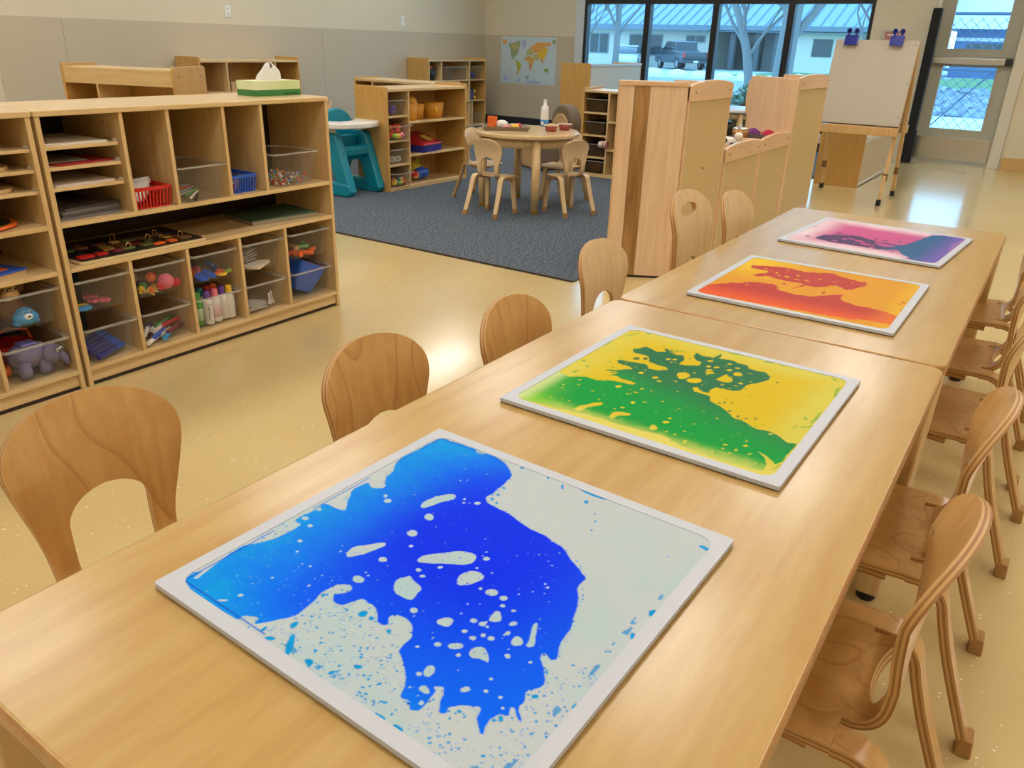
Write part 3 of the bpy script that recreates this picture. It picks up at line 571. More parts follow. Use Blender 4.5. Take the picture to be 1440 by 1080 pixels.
def ink_tile(key, label, x, y, rot, n):
    g = np.linspace(0, 1, n + 1); X, Y = np.meshgrid(g, g)
    warp = {'blue': .005, 'green': .008}.get(key, .016)
    fq = 24 if key in ('blue', 'green') else 34
    XW = X + warp * 2 * (fbm(X, Y, fq, 5) - .5); YW = Y + warp * 2 * (fbm(X, Y, fq, 9) - .5)
    A = parse(INK[key][0], 1, .16 if key == 'blue' else .08); Hs, Sp = [parse(s) for s in INK[key][1:]]
    main = np.zeros(X.shape, bool)
    for p in A: main |= inside(XW, YW, p)
    hole = np.zeros(X.shape, bool); spot = np.zeros(X.shape, bool)
    for p in Hs: hole |= inside(XW, YW, p)
    for p in Sp: spot |= inside(XW, YW, p)
    N1 = fbm(X, Y, 5, 21); N2 = fbm(X, Y, 40, 31, 3)
    edge = np.minimum(np.minimum(X, 1 - X), np.minimum(Y, 1 - Y))
    if key == 'blue':
        near = blur(main.astype(float), 60)
        dropw = (~main) & ((near > .05) | (Y < .38))
        dots = drops(X, Y, 15000, 3, dropw & (N2 > .40) & (N1 > .34), .0006, .0034)
        rimdots = drops(X, Y, 5000, 14, (~main) & (blur(main.astype(float), 14) > .04), .0008, .0030); dots |= rimdots
        dotw = drops(X, Y, 700, 8, main & (X > .16) & (N2 > .4), .0006, .0042) | drops(X, Y, 3000, 18, main & (Y < .30) & (X < .4) & (N2 > .45), .0005, .0016)
        inh = drops(X, Y, 4000, 28, hole, .0006, .0026); dots |= inh
        ink = blur(((main & ~hole & ~dotw) | spot | dots).astype(float), 1)
        base = mixc(C3(188,199,204) * np.ones(X.shape + (3,)), C3(150,196,206), np.clip((near - .02) * .9, 0, .55) * N1 * 1.5)
        base = mixc(base, C3(168,200,206), .5 * sst(.5, .75, N1))
        cy = np.clip(sst(.34, .0, X) * .95 + sst(.80, 1.0, Y) * .6 * sst(.5, .1, X) + sst(.16, .0, Y) * .8, 0, 1)
        d2 = np.hypot(X - .5, Y - .58); deep = sst(.62, .12, d2)
        inkc = mixc(C3(0,104,255) * np.ones(X.shape + (3,)), C3(0,46,246), deep); inkc = mixc(inkc, C3(0,160,236), cy * (.75 + .5 * (N2 - .5)))
        lo = spot | dots; inkc = np.where((lo & ~main)[..., None], mixc(C3(0,150,220) * np.ones(X.shape + (3,)), C3(0,80,220), sst(.2, .5, near)), inkc)
        N3 = fbm(X, Y, 9, 77, 3); line = (np.abs(edge - .047) < .0018) & ((X < .30) & (Y > .9) | (Y < .1) & (X < .34) | (X < .07) & (N3 > .42))
        ink = np.maximum(ink, blur(line.astype(float), 1) * .8); inkc = np.where(line[..., None], C3(10,100,220), inkc)
        fleck = (np.abs(edge - .055 - .02 * (N3 - .5)) < .006) & (N2 > .66) & (((X > .9) & (Y < .75)) | ((Y < .1) & (X > .3)))
        ink = np.maximum(ink, blur(fleck.astype(float), 1) * .8); inkc = np.where(fleck[..., None], C3(0,140,214), inkc)
        col = mixc(base, inkc, ink)
    elif key == 'green':
        dots = drops(X, Y, 2600, 3, (~main) & (blur(main.astype(float), 25) > .03) & (N2 > .45), .0009, .0045)
        dotw = drops(X, Y, 420, 8, main, .001, .0055)
        ink = blur(((main & ~hole & ~dotw) | dots).astype(float), 1); spt = blur(spot.astype(float), 1)
        fade = sst(.20, .05, edge) * (.5 + N1)
        base = mixc(C3(210,184,0) * np.ones(X.shape + (3,)), C3(208,198,74), np.clip(fade, 0, 1))
        g1 = mixc(C3(0,150,58) * np.ones(X.shape + (3,)), C3(44,112,72), sst(.30, .62, Y + .25 * (X - .5) + .1 * N1))
        g1 = mixc(g1, C3(104,190,52), sst(.30, .05, X + .4 * Y) + sst(.16, .05, Y) * .5); g1 = mixc(g1, C3(214,220,160), .75 * sst(.11, .045, X) * (Y < .5))
        col = mixc(base, g1, ink); col = mixc(col, C3(104,166,60), spt * np.where(edge < .2, .75, 0)); col = mixc(col, C3(52,104,66), spt * np.where(edge < .2, 0, .9))
        lo = sst(.13, .05, Y + .03 * (N2 - .5)); col = mixc(col, C3(220,210,110), lo * .7 * sst(.02, .3, X))
    elif key == 'orange':
        dots = drops(X, Y, 300, 3, (~main) & (blur(main.astype(float), 18) > .03), .001, .006)
        up = main & (Y > .45); hole |= drops(X, Y, 260, 41, up, .002, .009)
        ink = blur(((main & ~hole) | dots | spot).astype(float), 1)
        base = mixc(C3(214,146,24) * np.ones(X.shape + (3,)), C3(226,186,20), sst(.45, .05, X) * sst(.4, .8, Y) + sst(.86, .95, X) * .4 + .25 * N1)
        red = mixc(C3(184,60,48) * np.ones(X.shape + (3,)), C3(226,92,32), sst(.30, .04, Y)); red = mixc(red, C3(226,120,40), sst(.8, .95, X) * .7)
        col = mixc(base, red, ink)
    else:
        dots = drops(X, Y, 300, 3, (~main) & (blur(main.astype(float), 18) > .03), .001, .005)
        hole |= drops(X, Y, 200, 41, main & (X < .62), .002, .008)
        ink = blur(((main & ~hole) | dots | spot).astype(float), 1)
        base = mixc(C3(196,80,138) * np.ones(X.shape + (3,)), C3(228,206,214), np.clip(sst(.26, .04, edge) * (.6 + .8 * N1) * (X < .8), 0, 1))
        base = mixc(base, C3(150,104,176), sst(.7, .9, X))
        dk = mixc(C3(78,52,96) * np.ones(X.shape + (3,)), C3(44,92,140), sst(.5, .75, X)); dk = mixc(dk, C3(110,92,176), sst(.80, .95, X))
        col = mixc(base, dk, ink)
    t = thing('liquid_tile', label, 'tile', (x, y, TZ), rot, 'liquid-filled floor tiles laid on the tables')
    h = .249
    MB().box(-h + .0015, -h + .0015, 0, h - .0015, h - .0015, .0025).build('base_board', mat('tile_backing', S(96,62,48), .6), t, bevel=.001)
    # white rim around the window of liquid
    b = .018; rm = MB()
    o_ = rrect(-h, -h, h, h, .004, 6); i_ = rrect(-h + b, -h + b, h - b, h - b, .022, 6); nn = len(o_)
    v = [(p[0], p[1], z) for z in (.0025, .0092) for q in (o_, i_) for p in q]
    f = []
    for k in range(nn):
        l = (k + 1) % nn
        f += [(2*nn + k, 2*nn + l, 3*nn + l, 3*nn + k), (k, l, 2*nn + l, 2*nn + k), (nn + l, nn + k, 3*nn + k, 3*nn + l)]
    rm.add(v, f).build('rim', mat('tile_rim', S(196,201,212), .45), t)
    # the liquid itself
    s_ = h - .012
    me = bpy.data.meshes.new('liquid'); nv = (n + 1) ** 2
    co = np.stack([(X * 2 - 1) * h, (Y * 2 - 1) * h, np.full(X.shape, .0084)], -1).reshape(-1, 3)
    keep_lo, keep_hi = int(n * .026), int(n * .974)
    idx = np.arange(nv).reshape(n + 1, n + 1)[keep_lo:keep_hi + 1, keep_lo:keep_hi + 1]
    sub = idx.reshape(-1); m_ = idx.shape[0]; li = np.arange(m_ * m_).reshape(m_, m_)
    quads = np.stack([li[:-1, :-1], li[:-1, 1:], li[1:, 1:], li[1:, :-1]], -1).reshape(-1, 4)
    me.vertices.add(m_ * m_); me.vertices.foreach_set('co', co[sub].astype(np.float32).ravel())
    nq = len(quads); me.loops.add(nq * 4); me.loops.foreach_set('vertex_index', quads.astype(np.int32).ravel())
    me.polygons.add(nq); me.polygons.foreach_set('loop_start', np.arange(0, nq * 4, 4, dtype=np.int32)); me.polygons.foreach_set('loop_total', np.full(nq, 4, np.int32))
    me.update(calc_edges=True)
    at = me.color_attributes.new('ink', 'FLOAT_COLOR', 'POINT')
    cc = np.concatenate([np.clip(col, 0, 1), np.ones(X.shape + (1,))], -1).reshape(-1, 4)[sub]
    at.data.foreach_set('color', cc.astype(np.float32).ravel())
    if 'liquid_ink' not in MATS:
        m = bpy.data.materials.new('liquid_ink'); m.use_nodes = True; N = m.node_tree.nodes
        a = N.new('ShaderNodeAttribute'); a.attribute_name = 'ink'; bs = N['Principled BSDF']
        m.node_tree.links.new(a.outputs['Color'], bs.inputs['Base Color']); bs.inputs['Roughness'].default_value = .45; bs.inputs['Specular IOR Level'].default_value = .06
        MATS['liquid_ink'] = m
    me.materials.append(MATS['liquid_ink'])
    link('liquid', me, t)
    return t
ink_tile('blue', 'square tile of bright blue liquid with pale bubbles, nearest the camera', -.478, .616, D2(-1.7), 680)
ink_tile('green', 'square tile of green and yellow liquid on the near table', -.46, 1.275, D2(-.7), 440)
ink_tile('orange', 'square tile of red and orange liquid on the far table', -.455, 2.101, D2(-.4), 320)
ink_tile('pink', 'square tile of pink and violet liquid at the far end of the tables', -.44, 2.862, D2(-4.5), 300)

# ================================================================ storage cabinets (local: x along the front, y into the depth, z up)
def cabinet(name, label, loc, rz, W, D, Ht, udiv, ldiv, ush, msh, bsh, trays, tray_cols, back=back_dark_m):
    c = thing(name, label, 'cabinet', loc, rz, 'open maple storage cabinets along the floor')
    th = .016
    MB().box(0, 0, 0, th, D, Ht - .018).build('side_panel', maple_z, c, bevel=.002)
    MB().box(W - th, 0, 0, W, D, Ht - .018).build('side_panel', maple_z, c, bevel=.002)
    MB().prism(rrect(-.004, -.006, W + .004, D, .008, 3), 2, Ht - .018, Ht).build('top_panel', maple_x, c, bevel=.004)
    MB().box(th, D - .008, .05, W - th, D - .001, Ht - .018).build('back_panel', back, c)
    MB().box(th, .012, .012, W - th, .026, bsh - .016).build('toe_board', maple_x, c, bevel=.001)
    MB().box(.018, .010, 0, W - .018, .03, .011).build('plinth_shadow_strip', back_dark_m, c)  # near-black strip standing in for the shadow line under the cabinet
    for z in (ush, msh, bsh): MB().box(th, .001, z - .016, W - th, D - .008, z).build('shelf', maple_x, c, bevel=.0015)
    xs = [th] + list(udiv) + [W - th]
    for x in udiv: MB().box(x - .007, .002, ush, x + .007, D - .008, Ht - .018).build('divider', maple_z, c, bevel=.0015)
    for x in ldiv: MB().box(x - .007, .002, bsh, x + .007, D - .008, msh - .016).build('divider', maple_z, c, bevel=.0015)
    for (a, b) in tray_cols:
        for z in trays:
            t = MB().box(a + .002, .012, z - .011, b - .012, D - .02, z).build('tray_shelf', maple_x, c, bevel=.0015)
            MB().box(b - .022, .014, z, b - .012, .028, z + .010).build('stop_pin', clear_rim_m, t, bevel=.002)
    for x in list(udiv): 
        MB().lathe([(0, 0), (.004, 0), (.004, .002), (0, .002)], 8, (x - .0085, .10, Ht - .055)).build('peg_hole', back_dark_m, c)
    lx = [th] + list(ldiv) + [W - th]
    for a, b in zip(lx[:-1], lx[1:]):
        for z in (.366, .196):
            MB().box(a if a == th else a + .007, .03, z - .006, (a if a == th else a + .007) + .008, D - .03, z).build('runner', clear_rim_m, c)
            MB().box((b if b == W - th else b - .007) - .008, .03, z - .006, b if b == W - th else b - .007, D - .03, z).build('runner', clear_rim_m, c)
    return c
CX = -2.612
MY = 1.245; MW = 1.202
UD = [.278, .450, .680, .854]; LD = [.224, .452, .689, .920]
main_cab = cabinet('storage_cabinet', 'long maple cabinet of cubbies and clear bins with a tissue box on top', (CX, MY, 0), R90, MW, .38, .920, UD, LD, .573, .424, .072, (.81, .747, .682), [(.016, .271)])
LY = .030; LW = 1.203
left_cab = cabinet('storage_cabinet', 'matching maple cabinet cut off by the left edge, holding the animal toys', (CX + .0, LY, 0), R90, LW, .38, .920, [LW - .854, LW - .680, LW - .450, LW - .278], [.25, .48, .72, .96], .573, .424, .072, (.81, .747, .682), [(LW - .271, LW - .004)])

# place a thing inside a cabinet by cabinet coordinates
def at(y0, x, dy, z, cx=CX): return (cx - dy, y0 + x, z)

def open_tub(w0, d0, w1, d1, h, t=.0025):
    """Thin-walled tapered tub: bottom w0 x d0, rim w1 x d1, centred, base at z = 0."""
    m = MB()
    def ring(w_, d_, z): return [(p[0], p[1], z) for p in rrect(-w_ / 2, -d_ / 2, w_ / 2, d_ / 2, .014, 3)]
    A = [ring(w0, d0, 0), ring(w1, d1, h), ring(w1 - 2*t, d1 - 2*t, h), ring(w0 - 2*t, d0 - 2*t, t)]
    n = len(A[0]); v = sum(A, []); f = [tuple(range(n - 1, -1, -1)), tuple(3*n + i for i in range(n))]
    for k in range(3):
        for i in range(n): j = (i + 1) % n; f.append((k*n + i, k*n + j, (k+1)*n + j, (k+1)*n + i))
    return m.add(v, f)
def rim_ring(w_, d_, z, o=.010, h=.006):
    m = MB(); O = rrect(-w_/2 - o, -d_/2 - o, w_/2 + o, d_/2 + o, .016, 3); I = rrect(-w_/2, -d_/2, w_/2, d_/2, .012, 3); n = len(O)
    v = [(p[0], p[1], zz) for zz in (z - h, z) for q in (O, I) for p in q]; f = []
    for i in range(n):
        j = (i + 1) % n
        f += [(i, j, 2*n+j, 2*n+i), (n+j, n+i, 3*n+i, 3*n+j), (2*n+i, 2*n+j, 3*n+j, 3*n+i), (i, n+i, n+j, j)]
    return m.add(v, f)
TUBS = {}
def clear_bin(label, loc, rz, w_=.185, d_=.30, h=.118, group='clear storage bins in the cabinets'):
    k = (w_, d_, h)
    b = thing('clear_bin', label, 'bin', loc, rz, group)
    if k not in TUBS: TUBS[k] = (open_tub(w_ * .86, d_ * .9, w_, d_, h).mesh('tub', clear_m), rim_ring(w_, d_, h).mesh('rim', clear_rim_m))
    link('tub', TUBS[k][0], b); link('rim', TUBS[k][1], b)
    return b

COLS = {'red': (206,38,34), 'orange': (240,110,40), 'yellow': (240,196,40), 'green': (84,158,52), 'blue': (42,92,200), 'navy': (44,50,128), 'pink': (240,120,140), 'purple': (110,70,160),
        'grey': (150,146,150), 'teal': (30,130,140), 'maroon': (130,40,60), 'white': (236,232,224), 'brown': (120,78,44), 'black': (24,22,24), 'sky blue': (60,150,214), 'lime': (160,196,60), 'gold': (196,160,70), 'tan': (206,168,116), 'olive': (98,104,50)}
def pm(c): return plastic(c.replace(' ', '_'), *COLS[c])

# ---- bins of the long cabinet: lower bays
bay = [(.016 + .217) / 2, (.231 + .445) / 2, (.459 + .682) / 2, (.696 + .913) / 2, (.927 + 1.186) / 2]
LABB = [('clear bin with a few pink pieces, upper row next to the left cabinet', 'clear bin of navy pens, lower row next to the left cabinet'),
        ('clear bin of coloured pom-poms in the upper row', 'clear bin of assorted felt markers in the lower row'),
        ('clear bin of blue discs and foam shapes in the upper row', 'clear bin of white paint daubers in the lower row'),
        ('clear bin of stacked grey cards in the upper row', 'clear bin with grey pads and small white clips in the lower row'),
        ('clear bin of orange and green pieces in the upper row at the cabinet end', 'clear bin with a blue tub tipped inside, lower row at the cabinet end')]
BZ = (.258, .078)
for i in range(5):
    for r in range(2):
        clear_bin(LABB[i][r], at(MY, bay[i], .158, BZ[r]), R90, .19 if i < 4 else .215, .30, .114 if r == 0 else .122)
def inbin(i, r, dx, dy, dz=0): return at(MY, bay[i] + dx, dy, BZ[r] + .004 + dz)

def simple(name, label, cat, mb, m, loc, rz=0, group=None, bevel=0, smooth=False, sub=0):
    o = mb.build(name, m, None, bevel=bevel, smooth=smooth, loc=loc, rz=rz, sub=sub)
    return tag(o, label, cat, group)

def marker(label, col, loc, rz, group, L_=.13, r=.0085, body='white'):
    o = thing('felt_marker', label, 'marker', loc, rz, group)
    MB().tube([(-L_/2, 0, r), (L_*.18, 0, r)], r, 10).build('barrel', pm(body), o, smooth=False)
    MB().tube([(L_*.18, 0, r), (L_*.45, 0, r), (L_/2, 0, r)], [r*1.06, r*1.02, r*.7], 10).build('cap', pm(col), o)
    return o
# pens (navy)
for k in range(6):
    marker('navy blue pen, number %s from the front of the lower corner bin' % ('one', 'two', 'three', 'four', 'five', 'six')[k], 'blue', inbin(0, 1, -.0, .035 + k * .027, .003 + .004 * k), R90 + .45, 'navy pens in the lower bin', .15, .0095, 'navy')
# markers
mk = [('sky blue', -.05, .035, .6), ('blue', -.02, .05, .7), ('purple', -.055, .075, .9), ('orange', -.012, .13, .5), ('yellow', .02, .12, .5), ('green', .045, .115, .4), ('maroon', .03, .075, .55), ('maroon', .05, .055, .5), ('brown', .0, .07, .6), ('sky blue', .01, .04, .75), ('navy', -.03, .11, .8), ('red', .055, .09, .35)]
for k, (c, dx, dy, a) in enumerate(mk):
    marker('%s felt marker %s in the assorted marker bin' % (c, ('at the front left', 'at the front', 'at the left side', 'toward the rear', 'behind the middle', 'near the right rear', 'right of centre', 'at the right front', 'in the middle', 'lying front centre', 'at the left rear', 'at the right edge')[k]), c, inbin(1, 1, dx, dy, .002 + .012 * (k % 3)), R90 + a, 'markers in the assorted bin', .115, .0085, c if k % 2 else 'white')
# pom-poms
pom = [('pink', .038, .05, .030), ('red', .075, .045, .018), ('red', .012, .045, .017), ('orange', -.005, .075, .019), ('red', .012, .095, .018), ('green', -.035, .09, .018), ('grey', -.055, .11, .02), ('grey', .07, .09, .017), ('yellow', -.052, .07, .014), ('orange', -.03, .04, .012), ('purple', -.02, .12, .018)]
for k, (c, dx, dy, r) in enumerate(pom):
    dzz = r + (.03 if k in (3, 4, 6) else 0)
    m = MB().ball((0, 0, 0), r, 12)
    simple('pom_pom', '%s pom-pom %s of the upper pom-pom bin' % (c, ('biggest, at the right front', 'small, at the right end', 'small, at the front centre', 'resting high in the middle', 'high at the rear', 'at the left rear', 'at the far left', 'behind the pink one', 'small, at the left', 'smallest, at the front left', 'at the back')[k]), 'pom-pom', m, mat('fuzz_' + c.replace(' ', '_'), S(*COLS[c]), .95, bump=(400, .6, .004)), inbin(1, 0, dx, dy, dzz), 0, 'pom-poms in the clear bin', smooth=True)
for k in range(5):
    m = MB().tube([(-.03, 0, .004), (0, .01, .008), (.03, 0, .004)], .004, 6)
    simple('pipe_cleaner', 'bent yellow pipe cleaner in the pom-pom bin, %s of five' % ('first', 'second', 'third', 'fourth', 'fifth')[k], 'pipe cleaner', m, pm('yellow' if k % 2 else 'gold'), inbin(1, 0, -.055 + .012 * k, .035 + .004 * k, .004 * k), .5 + .5 * k, 'pipe cleaners in the pom-pom bin')
# pink pieces (upper corner bin)
for k, (c, dx, dy) in enumerate((('pink', -.0, .10), ('pink', .03, .08), ('pink', .01, .13), ('yellow', -.06, .06), ('sky blue', -.065, .035))):
    m = MB().prism([(.022 * math.cos(a * math.pi / 6) * (1 + .25 * (a % 2)), .014 * math.sin(a * math.pi / 6) * (1 + .25 * (a % 2))) for a in range(12)], 2, 0, .012)
    simple('foam_shape', '%s foam shape %s the upper corner bin' % (c, ('in the middle of', 'at the right of', 'at the back of', 'at the left of', 'at the front of')[k]), 'foam shape', m, pm(c), inbin(0, 0, dx, dy, .003 + .004 * (k == 2)), .4 * k, 'foam shapes in the corner bin', bevel=.002)
# blue discs and shapes
for k, (c, dx, dy, r, t) in enumerate((('blue', -.05, .04, .026, .35), ('blue', -.012, .045, .028, .5), ('blue', .045, .11, .027, .9), ('orange', .03, .05, .018, .2), ('yellow', .04, .035, .02, .1), ('lime', .075, .045, .018, .3), ('pink', -.02, .12, .024, .6), ('orange', -.055, .10, .022, .5), ('orange', .055, .06, .018, .25))):
    o = MB().lathe([(0, 0), (r, 0), (r * 1.03, .004), (r, .009), (0, .009)], 16).build('foam_disc', pm(c), None, bevel=0, loc=inbin(2, 0, dx, dy, .003 + r * math.sin(t)))
    o.rotation_euler = (0, t, .8 * k); tag(o, '%s disc %s of the upper shapes bin' % (c, ('at the front left', 'at the front centre', 'standing at the rear right', 'at the front', 'lying low at the front', 'at the right end', 'at the back', 'at the left rear', 'right of centre')[k]), 'disc', 'discs in the shapes bin')
# paint daubers
for k, (c, dx, dy, bc) in enumerate((('purple', -.035, .045, 'white'), ('pink', .005, .05, 'white'), ('purple', .045, .06, 'white'), ('yellow', .072, .05, 'white'), ('green', -.07, .06, 'green'), ('teal', -.03, .10, 'white'), ('red', .01, .105, 'white'), ('orange', .045, .11, 'white'))):
    o = thing('paint_dauber', 'white paint dauber with %s cap %s' % (c, ('and dark printed marks at the front of its bin', 'at the front centre of its bin', 'behind the right front of its bin', 'at the right front of its bin', 'at the left end of its bin', 'in the rear row left', 'in the rear row centre', 'in the rear row right')[k]), 'bottle', inbin(2, 1, dx, dy), R90, 'paint daubers in the clear bin')
    MB().lathe([(0, 0), (.0175, 0), (.0192, .004), (.0192, .085), (.016, .098), (.012, .102)], 16).build('bottle', mat('dauber_white', S(236,230,222), .4) if bc == 'white' else pm(bc), o, smooth=True)
    MB().lathe([(.013, .100), (.0135, .128), (.011, .134), (0, .135)], 12).build('cap', pm(c), o)
    if k == 0:
        pr = MB(); rgp = random.Random(3)
        def mark(ang, z, w_, h_):
            x, y = .0192 * math.sin(ang), -.0192 * math.cos(ang); dx, dy = w_ * math.cos(ang), w_ * math.sin(ang)
            pr.hexa([(x - dx, y - dy, z - h_), (x + dx, y + dy, z - h_), (x + dx, y + dy + .001, z - h_), (x - dx, y - dy + .001, z - h_)], [(x - dx, y - dy, z + h_), (x + dx, y + dy, z + h_), (x + dx, y + dy + .001, z + h_), (x - dx, y - dy + .001, z + h_)])
        for zz in (.014, .082):
            for q in range(3): mark(-.5 + .35 * q, zz, .0014, .0014)
        for q in range(11): mark(-.45 + rgp.uniform(-.12, .12), .022 + .005 * q, rgp.uniform(.0012, .003), .0016)
        pr.build('printed_marks', mat('print_black', S(30,28,34), .6), o)
    elif c in ('pink', 'green'): MB().lathe([(.0193, .02), (.0193, .07)], 16).build('label_band', mat('band_' + c, S(*[min(255, int(x * .3 + 165)) for x in COLS[c]]), .5), o, smooth=True)
# grey cards and pads
for k in range(6):
    simple('picture_card', 'grey picture card %s in the stack of the upper bin' % ('lowest', 'second from below', 'third from below', 'fourth from below', 'fifth from below', 'topmost')[k], 'card', MB().box(-.05, -.035, 0, .05, .035, .004), mat('card_grey', S(176,168,158), .7), inbin(3, 0, -.045 + .003 * k, .10, .001 + .012 * k), R90 + .1 * k, 'grey picture cards')
simple('small_book', 'small white book lying flat in the grey card bin', 'book', MB().box(-.06, -.04, 0, .06, .04, .012), mat('book_cream', S(222,206,184), .6), inbin(3, 0, -.01, .06, .001), R90 + .5, bevel=.001)
for k in range(3):
    simple('note_pad', 'grey note pad %s in the lower bin beside the white clips' % ('at the bottom', 'in the middle', 'on top')[k], 'note pad', MB().box(-.05, -.035, 0, .05, .035, .006), mat('pad_grey', S(190,184,176), .7), inbin(3, 1, -.04, .07, .001 + .0085 * k), R90 + .15 * k, 'grey note pads')
for k in range(3):
    m = MB().tube([(-.006, 0, .004), (0, 0, .05), (.006, 0, .004)], .004, 6)
    simple('white_clip', 'small white clip %s the grey pads' % ('right beside', 'further right of', 'behind and right of')[k], 'clip', m, white_m, inbin(3, 1, .035 + .014 * k, .05 + .02 * (k == 2)), 1.2 * k, 'white clips in the lower bin')
# last bay: coloured pieces and the tipped blue tub
for k, (c, dx, dy) in enumerate((('orange', -.045, .05), ('orange', .0, .04), ('green', .01, .08), ('red', -.06, .08), ('orange', .05, .06), ('green', .04, .10), ('tan', -.02, .10))):
    m = MB().tube([(-.03, 0, .011), (.03, 0, .011)], [.011, .010], 8)
    simple('craft_tube', '%s craft piece %s of the end bin' % (c, ('at the left front', 'at the front', 'in the middle', 'at the far left', 'at the right', 'at the right rear', 'at the back')[k]), 'craft piece', m, pm(c), inbin(4, 0, dx, dy, .018 * (k in (2, 5, 6))), .5 * k, 'craft pieces in the end bin')
tb = thing('blue_tub', 'bright blue tub tipped into the clear bin at the cabinet end', 'tub', inbin(4, 1, -.015, .14, .012), R90)
tt = open_tub(.10, .16, .16, .22, .13).build('shell', pm('blue'), tb); tt.rotation_euler = (.0, .42, 0)
for k in range(4):
    simple('paper_scrap', '%s paper scrap sticking out of the tipped blue tub, %s' % (('orange', 'yellow', 'brown', 'orange')[k], ('at the front', 'in the middle', 'at the left', 'at the rear')[k]), 'paper', MB().prism([(-.03, -.01), (.02, -.015), (.03, .01), (-.01, .015)], 2, 0, .004), pm(('orange', 'yellow', 'brown', 'orange')[k]), inbin(4, 1, .03 - .015 * k, .08 + .025 * k, .128), .7 * k, 'paper scraps in the blue tub')

# ---- upper cubbies
def basket(name, label, col, loc, rz, w_, d_, h):
    b = thing(name, label, 'basket', loc, rz)
    m_ = pm(col)
    MB().box(-w_/2 * .88, -d_/2 * .88, 0, w_/2 * .88, d_/2 * .88, .004).build('floor_plate', m_, b)
    rim_ring(w_ - .012, d_ - .012, h, .008, .012).build('rim', m_, b)
    n = 11
    for s_ in (-1, 1):
        for k in range(n):
            x = (k / (n - 1) - .5); MB().tube([(x * w_ * .86, s_ * d_/2 * .88, .002), (x * w_ * .97, s_ * d_/2 * .97, h - .006)], .003, 5).build('slat', m_, b)
        for k in range(n - 2):
            y = (k / (n - 3) - .5); MB().tube([(s_ * w_/2 * .88, y * d_ * .86, .002), (s_ * w_/2 * .97, y * d_ * .97, h - .006)], .003, 5).build('slat', m_, b)
    return b
UZ = .573
basket('open_basket', 'red slatted plastic basket in the second cubby', 'red', at(MY, .362, .10, UZ), R90, .145, .17, .075)
for k in range(5):
    simple('paper_roll', 'white paper roll %s of the red basket' % ('at the front', 'at the left', 'in the middle', 'at the back', 'on top')[k], 'paper roll', MB().tube([(-.032, 0, 0), (.032, 0, .012)], .012, 8), white_paper_m, at(MY, .335 + .013 * k, .075 + .014 * k, UZ + .02 + .013 * k), R90 + .3 - .3 * k, 'paper rolls in the red basket')
clear_bin('clear bin of scissors and pencils in the third cubby', at(MY, .562, .13, UZ), R90, .205, .25, .128)
for k in range(8):
    c = ('black', 'white', 'green', 'grey', 'white', 'black', 'orange', 'grey')[k]
    simple('pencil', '%s pencil %s in the third cubby bin' % (c, ('at the very front', 'second from the front', 'third from the front', 'in the middle', 'past the middle', 'near the back', 'at the back left', 'on top of the pile')[k]), 'pencil', MB().tube([(-.075, 0, .004), (.06, 0, .006), (.075, 0, .006)], [.0045, .0045, .001], 6), pm(c), at(MY, .55 + .006 * (k % 3), .04 + .022 * k, UZ + .008 + .005 * (k % 4)), R90 + .9 - .12 * k, 'pencils in the clear bin')
basket('open_basket', 'blue slatted plastic basket in the fourth cubby', 'blue', at(MY, .758, .11, UZ), R90, .135, .16, .07)
for k in range(5):
    c = ('red', 'white', 'red', 'white', 'pink')[k]
    simple('block', '%s little block %s the blue basket' % (c, ('at the front of', 'at the left of', 'in the middle of', 'at the right of', 'at the back of')[k]), 'block', MB().box(-.018, -.014, 0, .018, .014, .03), pm(c), at(MY, .72 + .018 * k, .07 + .016 * k, UZ + .006), .5 * k, 'blocks in the blue basket', bevel=.003)
clear_bin('clear bin of tiny beads in the fifth cubby', at(MY, 1.018, .135, UZ), R90, .225, .25, .135)
bd = MB(); rg = random.Random(4)
bmats = [pm(c) for c in ('grey', 'tan', 'green', 'red', 'brown', 'white', 'sky blue', 'orange')]
for k in range(340):
    bd.ball((rg.uniform(-.08, .08), rg.uniform(-.10, .10), .006 + rg.random() ** 2 * .03), rg.uniform(.004, .007), 6, rg.randrange(8))
tag(bd.build('beads', bmats, None, loc=at(MY, 1.018, .135, UZ + .003), rz=R90), 'small mixed beads covering the floor of the fifth cubby bin', 'beads', kind='stuff')
# ---- wide tray shelf: puzzle board and green board
MZ = .424
pz = thing('puzzle_board', 'black wooden latch puzzle board with coloured pieces on the wide shelf', 'puzzle', at(MY, .30, .15, MZ), R90)
MB().prism(rrect(-.245, -.145, .245, .145, .015), 2, 0, .010).build('board', mat('board_cream', S(222,198,150), .5), pz, bevel=.002)
MB().prism(rrect(-.238, -.138, .238, .138, .012), 2, .010, .013).build('face', mat('puzzle_black', S(44,34,26), .4), pz)
rg = random.Random(11)
for k in range(26):
    x, y = -.20 + .055 * (k % 8) + rg.uniform(-.012, .012), -.10 + .062 * (k // 8) + rg.uniform(-.01, .01)
    c = ('brown', 'gold', 'olive', 'brown', 'black', 'olive', 'maroon', 'brown')[rg.randrange(8)] if k > 6 else ('red', 'red', 'maroon', 'olive', 'olive', 'orange', 'orange')[k]
    w_, h_ = rg.uniform(.016, .028), rg.uniform(.012, .022)
    MB().prism(rrect(x - w_, y - h_, x + w_, y + h_, .006, 2), 2, .013, .019).build('puzzle_piece', pm(c), pz, bevel=.001)
for x, y in ((.08, -.02), (.14, .03), (.19, -.06), (-.04, -.09), (.0, .08)):
    MB().tube([(x - .008, y, .013), (x - .008, y, .028), (x, y, .034), (x + .008, y, .028), (x + .008, y, .013)], .0025, 6).build('brass_latch', mat('brass', S(214,180,110), .3, metal=.8), pz)
gb = thing('game_board', 'dark green board lying flat at the right of the wide shelf', 'board', at(MY, .985, .17, MZ), R90 - .12)
